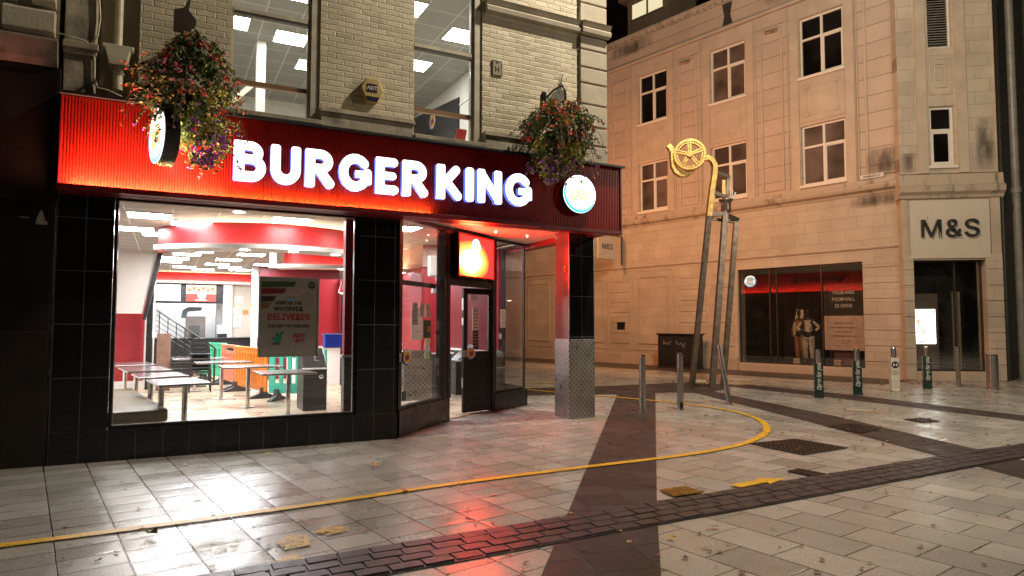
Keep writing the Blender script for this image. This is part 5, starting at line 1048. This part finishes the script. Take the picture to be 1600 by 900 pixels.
for x0, x1, z0, z1, y in ((-.02, .5, 5.70, 6.3, .046), (1.9, 2.46, 5.70, 7.2, .046), (.1, 2.4, 11.2, 12.8, .046)): soot(x0, x1, z0, z1, y, cp)
cp(MB().prism([(2.46, .0), (2.78, .75), (2.78, 1.4), (2.46, 1.2)], 'z', .0, 12.9), 'canted_return', ASH)
# doorway glazing
o = cp(MB().frame(.26, 2.06, .26, 3.30, .22, .28, .04).box(1.35, 1.39, .22, .28, .3, 3.26), 'entrance_glazing', pbr('bronze_frame', (.08, .06, .05), .3, .6)); cp(MB().box(.30, 2.02, .248, .252, .30, 3.26), 'pane', MGLASS, parent=o)
cp(MB().box(.2, 2.1, 1.3, 1.35, .2, 3.4).box(.2, 2.1, .3, 1.35, .2, .26).box(.2, 2.1, .3, 1.35, 3.35, 3.4), 'entrance_interior', pbr('display_dark', (.014, .011, .010), .6)); cp(MB().box(1.42, 1.62, .5, .56, .27, 2.45), 'pale_inner_post', pbr('pale_inner_post', (.30, .25, .18), .6))
cp(MB().box(.26, 2.06, -.02, .22, .0, .255), 'entrance_step', SM, bevel=.01)
t = thing('shop_sign_board', 'big pale square board with black letters M&S above the corner doorway', 'sign', CF, (1.185, -.0, 4.145)); MB().box(-1.0, 1.0, -.035, .018, -.805, .80).build('board', pbr('sign_board_cream', (.52, .45, .36), .5, var=.03), t, bevel=.004)
text('M&S', .92, INK, t, (-.02, -.09, .02), ext=.025, off=.001, space=1.06, sx=1.06, name='letter')
MB().box(-.56, -.545, -.037, -.035, .25, .38).build('drip_stain', pbr('drip_stain', (.2, .13, .08), .7), t)
t = thing('lit_advertising_screen', 'bright white advertising screen behind the glass under the big letters', 'screen', CF, (.66, .45, .3)); MB().box(-.37, .37, .0, .12, .0, 2.1).build('cabinet', pbr('screen_cabinet', (.16, .13, .11), .4), t, bevel=.01)
MB().box(-.29, .29, -.008, -.001, .70, 1.66).build('display', emit('screen_white', (1, .99, .96), 7), t); m = MB().prism([(-.20, 1.36), (-.14, 1.42), (-.10, 1.20), (.0, 1.02), (-.01, .88), (-.05, 1.02), (-.15, 1.22)], 'y', -.012, -.009); m.build('arm_picture', emit('screen_skin', (1, .55, .35), 1.2), t)
MB().box(-.17, .0, -.012, -.009, .74, .78).build('blue_strip', emit('screen_blue', (.35, .4, .8), 1.2), t)
MB().prism([(.15, 1.64), (.27, 1.64), (.27, 1.54), (.22, 1.60)], 'y', -.012, -.009).build('corner_picture', emit('screen_skin', (1, .55, .35), 1.2), t)
# hanging sign, street name
t = thing('hanging_shop_sign', 'square board with letters M&S hanging out from the stone wall, past the red fascia', 'sign', MF, (9.0, .9, 4.5)); MB().box(-.03, .03, -.53, .53, -.44, .44).build('board', pbr('sign_board_cream', (.52, .45, .36), .5, var=.03), t, bevel=.01)
text('M&S', .42, INK, t, (.032, -.0, .05), (R(90), 0, R(90)), ext=.004, off=.006); text('M&S', .42, INK, t, (-.032, .0, .05), (R(90), 0, R(-90)), ext=.004, off=.006); text('EST. 1884', .07, FAINT, t, (-.032, .0, -.17), (R(90), 0, R(-90)))
MB().cyl((0, -.9, .50), (0, .55, .50), .02).cyl((0, -.86, -.62), (0, -.86, .50), .03).build('bracket', BLACK, t)
t.rotation_euler.z += 0
t = thing('street_name_plate', 'small white street name plate reading CHARLES ST on the string course', 'street sign', MF, (-.39, .0, 5.83)); MB().box(-.33, .33, -.03, .02, -.075, .075).build('plate', pbr('plate_white', (.6, .56, .5), .5), t, bevel=.004); MB().frame(-.325, .325, -.07, .07, .021, .023, .008).build('border', INK, t); text('CHARLES ST', .115, INK, t, (0, .024, -.002), RM, off=.015)
for k, x in enumerate((2.55, 5.9)):
    t = thing('floodlight_bracket', ['short bracket above the middle window row, right of the centre column', 'short bracket high on the panel left of the centre column'][k], 'bracket', MF, (x, 0, 11.1)); MB().cyl((-.22, .09, .0), (.22, .09, .06), .025).cyl((0, -.05, .03), (0, .09, .03), .015).build('rod', pbr('rusty_rod', (.14, .09, .06), .6), t)
# window display: poster, mannequins, price cards
t = thing('window_poster', 'tall two-tone poster reading YOUR M&S FOODHALL IS OPEN inside the shop window', 'poster', MF, (.64, -.30, 1.78)); MB().box(-.58, .58, -.01, .0, .02, .98).build('upper_sheet', pbr('poster_charcoal', (.035, .032, .03), .5), t)
MB().box(-.58, .58, -.01, .0, -1.02, .018).build('lower_sheet', pbr('poster_blush', (.85, .62, .52), .5), t)
PW = pbr('poster_white', (.95, .9, .82), .5); GRY = pbr('poster_grey_ink', (.10, .07, .06), .5)
for i, s_ in enumerate(('YOUR M&S', 'FOODHALL', 'IS OPEN')): text(s_, .19, PW, t, (0, .002, .72-.20*i), RM, off=.008, sx=.95)
for i, s_ in enumerate(('And for clothing,', 'homeware and beauty,', 'shop online at', 'marksandspencer.com')): text(s_, .105, GRY, t, (0, .002, -.20-.13*i), RM, off=.004)
for i, s_ in enumerate(('FIND US IN A STORE', 'NEAR YOU', 'Terms and conditions apply')): text(s_, .055, GRY, t, (0, .002, -.74-.075*i), RM)
# mannequins: one skinned body each
def skin_body(name, joints, edges, mat, parent, sub=2):
    me = bpy.data.meshes.new(name); me.from_pydata([j[0] for j in joints], edges, []); o = bpy.data.objects.new(name, me); COL.objects.link(o); o.parent = parent; me.materials.append(mat)
    s_ = o.modifiers.new('skin', 'SKIN'); s_.use_smooth_shade = True
    for v_, j in zip(me.skin_vertices[0].data, joints): v_.radius = (j[1], j[1] if len(j) < 3 else j[2])
    me.skin_vertices[0].data[0].use_root = True
    u = o.modifiers.new('sub', 'SUBSURF'); u.levels = u.render_levels = sub
    dg = bpy.context.evaluated_depsgraph_get(); dg.update(); m2 = bpy.data.meshes.new_from_object(o.evaluated_get(dg)); o.modifiers.clear(); o.data = m2
    return o
def mannequin(lbl, spot, rz, mat, cloth, arms, pelvis=.95):
    t = thing('mannequin', lbl, 'mannequin', MF, spot, rz)
    J = [((0, 0, .95), .125, .10), ((0, 0, 1.10), .105, .085), ((0, .0, 1.28), .135, .095), ((0, 0, 1.40), .11, .08), ((0, .0, 1.50), .05, .05), ((0, .01, 1.60), .075, .085), ((0, .01, 1.70), .078, .09), ((0, .01, 1.77), .05, .06),
         ((.10, 0, .86), .09, .09), ((.09, .02, .48), .062, .062), ((.08, .0, .10), .038, .038), ((.08, .10, .03), .03, .03),
         ((-.10, 0, .86), .09, .09), ((-.10, .0, .48), .062, .062), ((-.11, -.02, .10), .038, .038), ((-.11, .08, .03), .03, .03),
         ((.19, 0, 1.40), .058, .055), (arms[0], .043, .043), (arms[1], .03, .03), ((-.19, 0, 1.40), .058, .055), (arms[2], .043, .043), (arms[3], .03, .03)]
    E_ = [(0,1),(1,2),(2,3),(3,4),(4,5),(5,6),(6,7),(0,8),(8,9),(9,10),(10,11),(0,12),(12,13),(13,14),(14,15),(3,16),(16,17),(17,18),(3,19),(19,20),(20,21)]
    skin_body('body', J, E_, mat, t)
    JC = [((0, 0, .96), .155, .12), ((0, 0, 1.15), .12, .10), ((0, 0, 1.30), .135, .10), ((0, 0, 1.42), .09, .07), ((.17, 0, 1.38), .065, .06), (arms[0], .058, .055), (tuple((a*.35+b*.65) for a, b in zip(arms[0], arms[1])), .05, .05), ((-.17, 0, 1.38), .065, .06), (arms[2], .058, .055), (tuple((a*.35+b*.65) for a, b in zip(arms[2], arms[3])), .05, .05)]
    skin_body('top', JC, [(0,1),(1,2),(2,3),(3,4),(4,5),(5,6),(3,7),(7,8),(8,9)], cloth, t)
    JT = [((0, 0, .96), .15, .12), ((.10, 0, .84), .115, .11), ((.095, .02, .48), .088, .085), ((.085, .0, .16), .065, .065), ((-.10, 0, .84), .115, .11), ((-.105, 0, .48), .088, .085), ((-.115, -.02, .16), .065, .065)]
    skin_body('trousers', JT, [(0,1),(1,2),(2,3),(0,4),(4,5),(5,6)], cloth, t)
    for x, y in ((.08, .05), (-.11, .03)): MB().prism([(-.05, -.09), (.05, -.09), (.055, .05), (.03, .12), (-.03, .12), (-.055, .05)], 'z', .0, .10).build('boot', BLACK, t, bevel=.02).location = (x, y, 0)
    return t
def spotted():
    t = NT('spotted_cloth'); v_ = t.n.new('ShaderNodeTexVoronoi'); v_.inputs['Scale'].default_value = 11; t.put(v_.inputs['Vector'], t.obj()); f = t.ramp(v_.outputs['Distance'], .22, .28); t.put(t.b.inputs['Base Color'], t.mix(f, (.03, .02, .02), (.75, .68, .56))); t.b.inputs['Roughness'].default_value = .8; return t.m
DM = pbr('dark_mannequin', (.02, .015, .012), .4)
mannequin('dark mannequin in pale spotted pyjamas, hands on hips, in the shop window', (1.95, -.75, .27), R(8), DM, spotted(), [(.34, -.02, 1.16), (.17, .12, 1.0), (-.34, -.02, 1.16), (-.17, .12, 1.0)])
t = mannequin('dark mannequin in a brown outfit with a long cream scarf over its head', (2.32, -.95, .27), R(-14), DM, pbr('brown_cloth', (.40, .20, .13), .8, var=.1), [(.24, .0, 1.16), (.27, .08, .92), (-.24, .0, 1.16), (-.24, .1, .92)])
skin_body('scarf', [((0, -.01, 1.79), .06, .08), ((.07, -.02, 1.66), .06, .09), ((.10, -.02, 1.45), .09, .08), ((.20, .0, 1.2), .07, .09), ((.25, .0, .85), .06, .10), ((-.08, -.02, 1.64), .045, .08), ((-.10, .02, 1.42), .07, .06)], [(0,1),(1,2),(2,3),(3,4),(0,5),(5,6)], pbr('cream_scarf', (.80, .66, .48), .8, var=.08), t)
mannequin('partly hidden mannequin in rose clothes at the back, behind the poster edge', (1.45, -1.5, .27), R(20), DM, pbr('rose_cloth', (.16, .08, .07), .8, var=.3), [(.28, .0, 1.16), (.27, .08, .92), (-.28, .0, 1.16), (-.24, .1, .92)])
mannequin('mannequin whose dark legs show under the poster', (.35, -.9, .27), R(0), DM, pbr('dark_floral_cloth', (.07, .05, .06), .8, var=.6, vs=20), [(.28, .0, 1.16), (.27, .08, .92), (-.28, .0, 1.16), (-.24, .1, .92)])
for x, l in ((2.15, 'small white price card at the feet of the scarfed mannequin'), (.88, 'small white price card under the poster')):
    t = thing('price_card', l, 'card', MF, (x, -.35, .265)); MB().prism([(-.02, 0), (.04, 0), (-.0, .20)], 'x', -.10, .10).build('card', pbr('card_pink', (.6, .42, .36), .6), t); text('SALE\nNEW', .06, GRY, t, (0, .022, .10), (R(78), 0, R(180)))
# ================================================================ OFFICE BUILDING AT THE RIGHT EDGE
ob = thing('dark_side_building', 'dark building with tall pipes at the right edge of the picture', 'building', CF)
part(MB().box(3.0, 12, 1.6, 6, 0, 16), 'wall', pbr('dark_render', (.05, .043, .036), .6, var=.3), ob)
t = thing('tall_drainpipe', 'tall dark pipe up the right edge, nearer the stone building', 'drainpipe', CF, (2.98, .9, 0)); MB().cyl((0, 0, 0), (0, 0, 14), .07).cyl((0, 0, 3.2), (0, 0, 3.3), .09).cyl((0, 0, 7.2), (0, 0, 7.3), .09).build('pipe', pbr('pipe_dark_grey', (.10, .09, .075), .4), t)
t = thing('tall_drainpipe', 'tall pale pipe at the very right edge of the photo', 'drainpipe', CF, (3.20, .6, 0)); MB().cyl((0, 0, 0), (0, 0, 14), .10).cyl((0, 0, 5.2), (0, 0, 5.35), .125).build('pipe', pbr('pipe_grey', (.20, .18, .15), .45, var=.2), t)
# ================================================================ SCULPTURE
GOLD = pbr('gilded_bronze', (.88, .60, .22), .42, 1., var=.25, vs=9, bump=.003, bs=45); BRZ = pbr('weathered_bronze', (.34, .27, .22), .36, .9, var=.35, vs=8, bump=.004, bs=40)
sp = thing('sculpture', 'tall slender three-legged bronze sculpture with a gold hook and wheel on top', 'sculpture', SF)
g = lambda x, z, y=0.: (x, y, z)
MB().bar((-.33, .50, 0), (.06, .16, 4.22), .13, .13).build('leg', BRZ, sp, bevel=.008); MB().bar((.02, -.02, 0), (.46, .14, 4.28), .14, .14).build('leg', BRZ, sp, bevel=.008); MB().bar((.46, .52, 0), (.82, .40, 4.16), .12, .12).build('leg', BRZ, sp, bevel=.008)
MB().bar((-.0, .15, 4.24), (.5, .14, 4.28), .10, .12).bar((.42, .16, 4.28), (.86, .40, 4.16), .10, .10).bar((.04, .2, 4.18), (.84, .42, 4.10), .07, .08).build('top_frame', BRZ, sp, bevel=.006)
hook = [(.05, 4.2), (.10, 4.6), (.15, 4.95), (.21, 5.28), (.22, 5.48), (.16, 5.62), (.05, 5.69), (-.08, 5.65), (-.20, 5.52), (-.34, 5.36), (-.50, 5.26), (-.64, 5.26), (-.76, 5.34), (-.82, 5.48), (-.83, 5.66), (-.84, 5.82), (-.88, 5.93), (-.95, 6.0)]
def strip(path, w_, th, y):
    P = [Vector((a, 0, b)) for a, b in path]; mb = MB(); ring_ = []
    for i, p in enumerate(P):
        d = (P[min(i+1, len(P)-1)]-P[max(i-1, 0)]).normalized(); n = Vector((-d.z, 0, d.x)); ring_.append([p+n*th/2+Vector((0, y-w_/2, 0)), p+n*th/2+Vector((0, y+w_/2, 0)), p-n*th/2+Vector((0, y+w_/2, 0)), p-n*th/2+Vector((0, y-w_/2, 0))])
    vs = [v_ for r_ in ring_ for v_ in r_]; fs = [(k*4+j, k*4+(j+1) % 4, (k+1)*4+(j+1) % 4, (k+1)*4+j) for k in range(len(P)-1) for j in range(4)]+[(0, 1, 2, 3), tuple((len(P)-1)*4+j for j in (3, 2, 1, 0))]
    return mb.add(vs, fs)
strip(hook, .16, .125, .15).build('hook', GOLD, sp, bevel=.008)
wc = Vector((-.44, .15, 5.70)); whl = MB()
def rg(r0, r1, y0, y1): 
    n = 40; vs = []; 
    for i in range(n):
        t_ = 2*math.pi*i/n; c_, s_ = math.cos(t_), math.sin(t_); vs += [(r0*c_, y0, r0*s_), (r1*c_, y0, r1*s_), (r1*c_, y1, r1*s_), (r0*c_, y1, r0*s_)]
    fs = []
    for i in range(n):
        a = i*4; b = ((i+1) % n)*4; fs += [(a, b, b+1, a+1), (a+1, b+1, b+2, a+2), (a+2, b+2, b+3, a+3), (a+3, b+3, b, a)]
    return whl.add(vs, fs)
rg(.33, .385, -.10, .10); rg(.285, .315, -.08, .06); rg(.0, .075, -.14, .10)
for k in range(5):
    a = R(72*k+20)
    for off in (-.16, .16): whl.bar((.07*math.cos(a+off*2), -.05, .07*math.sin(a+off*2)), (.34*math.cos(a+off*.6), -.05, .34*math.sin(a+off*.6)), .035, .10)
    whl.cyl((.19*math.cos(a), -.09, .19*math.sin(a)), (.19*math.cos(a), .03, .19*math.sin(a)), .022, n=8)
for k in range(32): a = R(k*11.25); whl.box(.388*math.cos(a)-.011, .388*math.cos(a)+.011, -.09, .06, .388*math.sin(a)-.011, .388*math.sin(a)+.011)
whl.build('wheel', GOLD, sp, loc=(wc.x, .0, wc.z+.02), rz=R(-14)); MB().cyl((wc.x-.0, .05, wc.z), (wc.x, .24, wc.z), .04).build('axle', BRZ, sp)
MB().bar((.22, .2, 5.34), (.62, .34, 5.26), .09, .10).bar((.62, .34, 5.28), (.56, .34, 4.72), .09, .10).bar((.16, .2, 4.84), (.58, .34, 4.72), .09, .10).build('side_frame', BRZ, sp, bevel=.005); MB().box(.44, .52, .27, .32, 4.78, 5.16).build('gold_tongue', GOLD, sp)
MB().lathe([(0, 0), (.11, 0), (.13, .06), (.12, .20), (.14, .27), (.18, .30), (.18, .33), (.0, .33)], 20, (.52, .26, 4.33)).build('pot', BRZ, sp, smooth=True); MB().bar((.62, .26, 4.6), (.70, .26, 4.88), .035, .035).build('peg', STEEL, sp); MB().bar((.66, .24, 4.6), (.76, .24, 4.84), .035, .035).build('peg', STEEL, sp)
# ================================================================ BOLLARDS
def bollard(lbl, p, r, h, name='bollard', grp='steel bollards'):
    t = thing(name, lbl, 'bollard', WF, (*p, 0), 0, grp); MB().cyl((0, 0, 0), (0, 0, h-.035), r, n=28).build('post', STEEL, t, smooth=False); MB().lathe([(r*.9, h-.035), (r*.9, h-.028), (r*1.0, h-.026), (r*1.0, h-.01), (r*.9, h), (0, h+.004)], 28).build('cap', CHROME, t); MB().cyl((0, 0, 0), (0, 0, .006), r*1.5, n=24).build('ground_ring', STEEL, t); return t
bollard('slim steel bollard standing on the dark paving band beside the tiled column', (2.29, 11.75), .056, .99)
b = bollard('steel bollard inside the curved yellow line with a black tag at its foot', (3.02, 12.02), .056, 1.0); MB().box(-.02, .03, -.064, -.052, .01, .13).build('tag', BLACK, b)
LEANP = thing('leaning_steel_post', 'thin tilted steel post in front of the sculpture legs', 'post', WF, (4.14, 12.75, 0)); MB().cyl((0, 0, 0), (-.125, .2, 1.12), .045, .045, n=20).build('post', STEEL, LEANP); MB().cyl((0, 0, 0), (0, 0, .006), .10, n=20).build('foot', STEEL, LEANP)
DKG = pbr('dark_green_sleeve', (.014, .035, .028), .4)
def sleeve(p, lbl, bl_, w_, h, mat, kind, rz=0):
    bollard(bl_, p, .055, 1.0 if kind != 'low' else .98)
    t = thing('bollard_sleeve', lbl, 'sleeve', WF, (*p, .012), rz, 'advertising sleeves on bollards'); MB().wall(-w_/2, w_/2, .0, h, -w_/2, -w_/2+.012).wall(-w_/2, w_/2, .0, h, w_/2-.012, w_/2).box(-w_/2, -w_/2+.012, -w_/2+.012, w_/2-.012, 0, h).box(w_/2-.012, w_/2, -w_/2+.012, w_/2-.012, 0, h).build('sleeve', mat, t, bevel=.003)
    if kind == 'open':
        o = text('Open for you', .155, PALE, t, (.0, -w_/2-.003, h*.62), ext=.001, off=.012, shear=.25, sx=.85); o.rotation_euler = (R(90), R(-90), 0)
        text('Open for you', .155, PALE, t, (-w_/2-.003, .0, h*.62), ext=.001, off=.012, shear=.25, sx=.85).rotation_euler = (R(90), R(-90), R(-90))
    else:
        MB().cyl((0, -w_/2-.004, h-.16), (0, -w_/2, h-.16), .078, n=28).build('round_symbol', INK, t); MB().box(-.04, .04, -w_/2-.006, -w_/2-.0045, h-.165, h-.155).box(-.045, -.02, -w_/2-.006, -w_/2-.0045, h-.19, h-.13).box(.02, .045, -w_/2-.006, -w_/2-.0045, h-.19, h-.13).build('symbol_arrows', PALE, t)
        for i, s_ in enumerate(('Please keep a', 'safe distance', 'from others')): text(s_, .032, GRY, t, (0, -w_/2-.002, h-.30-.04*i))
        text('M&S', .03, GRY, t, (.05, -w_/2-.002, .1))
sleeve((6.39, 13.95), 'dark green square sleeve reading Open for you, leftmost of three', 'steel bollard top sticking out of the leftmost green sleeve', .17, .70, DKG, 'open', R(-20))
sleeve((7.53, 14.6), 'dark green square sleeve reading Open for you, second from the left', 'steel bollard top sticking out of the second green sleeve', .17, .72, DKG, 'open', R(-20))
sleeve((8.74, 15.3), 'cream sleeve with a round black symbol between two green sleeves', 'steel bollard top sticking out of the cream sleeve', .17, .76, pbr('cream_sleeve', (.66, .60, .50), .45), 'sym', R(-12))
sleeve((9.89, 15.95), 'dark green sleeve reading Open for you in front of the lit screen', 'steel bollard top sticking out of the sleeve before the lit screen', .17, .76, DKG, 'open', R(-20))
bollard('slim bare steel bollard in front of the corner doorway', (10.97, 16.45), .05, .98)
bollard('thick short steel bollard at the far right', (11.45, 15.95), .125, .82)
# cabinet, stones, rubbish
t = thing('utility_cabinet', 'black street cabinet with chalky graffiti against the stone wall', 'cabinet', MF, (5.87, .62, 0)); MB().box(-.78, .78, -.22, .24, .06, 1.16).build('body', pbr('cabinet_black', (.018, .017, .016), .4, var=.3), t, bevel=.01); MB().box(-.82, .82, -.26, .29, 1.16, 1.22).build('lid', BLACK, t, bevel=.01); MB().box(-.80, .80, -.24, .26, .0, .06).build('base', CHAR, t)
m = MB().box(-.004, .004, .241, .246, .1, 1.13); m.build('door_gap', CHAR, t)
def scrawl(pts, x0): 
    return MB().tube([(x0-a, .243, b) for a, b in pts], .009, 5)
scrawl([(0, .98), (0, .82), (.0, .90), (.06, .90), (.07, .82), (.12, .88), (.16, .90), (.18, .84), (.24, .84), (.26, .92), (.34, .94)], .52).build('graffiti', pbr('chalk', (.35, .32, .28), .8), t); scrawl([(0, .98), (.0, .84), (.08, .9), (.1, .82), (.2, .9), (.22, .84), (.3, .74), (.34, .90)], -.02).build('graffiti', pbr('chalk', (.35, .32, .28), .8), t)
t = thing('paper_bag', 'crumpled pale paper bag lying between the sculpture legs', 'litter', SF, (-.14, .38, 0)); r_ = random.Random(2); bm_ = bmesh.new(); bmesh.ops.create_icosphere(bm_, subdivisions=3, radius=.11)
for v_ in bm_.verts: v_.co *= 1+r_.uniform(-.18, .14); v_.co.z = v_.co.z*.7+.075; v_.co.x *= 1.3
me = bpy.data.meshes.new('bag'); bm_.to_mesh(me); bm_.free(); me.materials.append(pbr('bag_paper', (.6, .45, .3), .7)); o = bpy.data.objects.new('bag', me); COL.objects.link(o); o.parent = t
# ================================================================ FALLEN LEAVES
LM = [pbr('leaf_'+n_, c, .5, var=.3, vs=40) for n_, c in (('brown', (.16, .06, .025)), ('rust', (.32, .085, .025)), ('ochre', (.42, .21, .05)), ('yellow', (.55, .36, .05)), ('dark', (.05, .028, .018)), ('green', (.14, .15, .04)))]
def leafmesh(seed, mat):
    r_ = random.Random(seed); pts = []; n = 11; cup = r_.uniform(.1, .5)
    for i in range(n):
        a = 2*math.pi*i/n; rr = (1 if i % 2 else .62)*r_.uniform(.8, 1.1)*(.5 if r_.random() < .15 else 1); x, y = rr*math.cos(a), rr*math.sin(a)*.72; pts.append((x, y, .06+cup*(x*x)*.35+r_.uniform(-.03, .12)))
    me = bpy.data.meshes.new('leaf'); vs = pts+[(0, 0, .04)]+[(-1.0, 0, .08), (-1.5, .08, .05), (-1.5, .12, .06), (-1.0, .05, .09)]
    me.from_pydata(vs, [], [(i, (i+1) % n, n) for i in range(n)]+[(n+1, n+2, n+3, n+4)]); me.materials.append(mat); return me
LMS = [leafmesh(k, LM[[0, 1, 2, 0, 4, 1, 0, 3, 4, 2][k % 10]]) for k in range(20)]
def free(p):   # keep leaves off the buildings and the column
    q_ = Vector((*p, 0))-BF.o; u, v_ = q_.dot(BF.u), q_.dot(BF.n)
    if v_ > -.03 and u < 3.9: return False
    if 3.8 < u < 7.25 and v_ > .1+(u-3.85)*.62: return False
    if 6.8 < u < 7.45 and .4 < v_ < 1.0: return False
    q_ = Vector((*p, 0))-MF.o; return q_.dot(MF.n) > .1 and (Vector((*p, 0))-CF.o).dot(CF.n) < -.05
r_ = random.Random(5); cnt = 0
while cnt < 290:
    Y = 4.0+ (r_.random()**1.25)*11; X = r_.uniform(-.62, .78)*Y*1.02+r_.gauss(0, .3)
    if X > 2+Y*.1 and r_.random() < .35: continue
    if not free((X, Y)): continue
    o = bpy.data.objects.new('fallen_leaf', r_.choice(LMS)); COL.objects.link(o); s_ = r_.uniform(.018, .042)*(1.25 if r_.random() < .1 else 1); o.scale = (s_, s_*r_.uniform(.55, 1), s_*r_.uniform(.5, 1.0)); o.location = (X, Y, .010 if abs(X) < 99 else 0); o.rotation_euler = (r_.gauss(0, .08), r_.gauss(0, .08), r_.uniform(0, 6.28))
    tag(o, 'small brown or ochre fallen leaf lying on the wet paving', 'leaf', 'fallen leaves scattered on the paving'); cnt += 1
for p, s_, mt, l in (((-2.56, 4.80), .085, LM[5], 'big curled green-brown leaf on the slabs left of the worn yellow marks'), ((.30, 10.9), .07, LM[3], 'bright yellow leaf near the doorway step'), ((-1.45, 7.15), .075, LM[2], 'ochre leaf in the pale reflection below the window'), ((-.95, 6.05), .05, LM[1], 'round rust coloured leaf below the yellow line'), ((1.12, 4.75), .05, LM[3], 'pale yellow leaf on the dark band just below the channel'), ((1.5, 5.0), .045, LM[3], 'cream leaf on the dark band near the gold cover'), ((2.25, 9.15), .05, LM[2], 'orange leaf lying above the yellow line, right of the dark band')):
    me = leafmesh(77+int(s_*1000)+len(l), mt); o = bpy.data.objects.new('fallen_leaf', me); COL.objects.link(o); o.scale = (s_, s_, s_*(3.2 if s_ > .08 else 1.6)); o.location = (*p, .016); o.rotation_euler = (.15, .1, len(l)); tag(o, l, 'leaf')
m = MB(); m_ = []
r_ = random.Random(9)
lits = {k: MB() for k in range(4)}
for i in range(2600):
    z_ = r_.random()
    if z_ < .55: u = r_.uniform(-1.2, 17); p = MF.w(u, .12+abs(r_.gauss(0, .75)), 0)
    elif z_ < .72: u = r_.uniform(-.5, 3); p = CF.w(u, -.15-abs(r_.gauss(0, .9)), 0)
    elif z_ < .84: p = Vector((r_.uniform(3.5, 12), r_.uniform(14, 18), 0))
    else: Y = r_.uniform(8, 18); p = Vector((r_.uniform(-.1, .75)*Y, Y, 0))
    if not free((p.x, p.y)): continue
    s_ = r_.uniform(.02, .05); a = r_.uniform(0, 6.28); d = Vector((math.cos(a), math.sin(a), r_.uniform(-.2, .35))); 
    leaf(lits[r_.choice([0, 0, 1, 2, 3])], Vector((p.x, p.y, .016+r_.random()*.02)), d, s_*1.6, s_, Vector((0, 0, 1)))
o = thing('fallen_leaf_litter', 'drifts of small brown and ochre leaves along the foot of the stone building', 'leaf litter'); o['kind'] = 'stuff'
for k, mm in enumerate((LM[0], LM[1], LM[2], LM[4])): q_ = lits[k].build('litter', mm, o, weld=False); q_['kind'] = 'stuff'
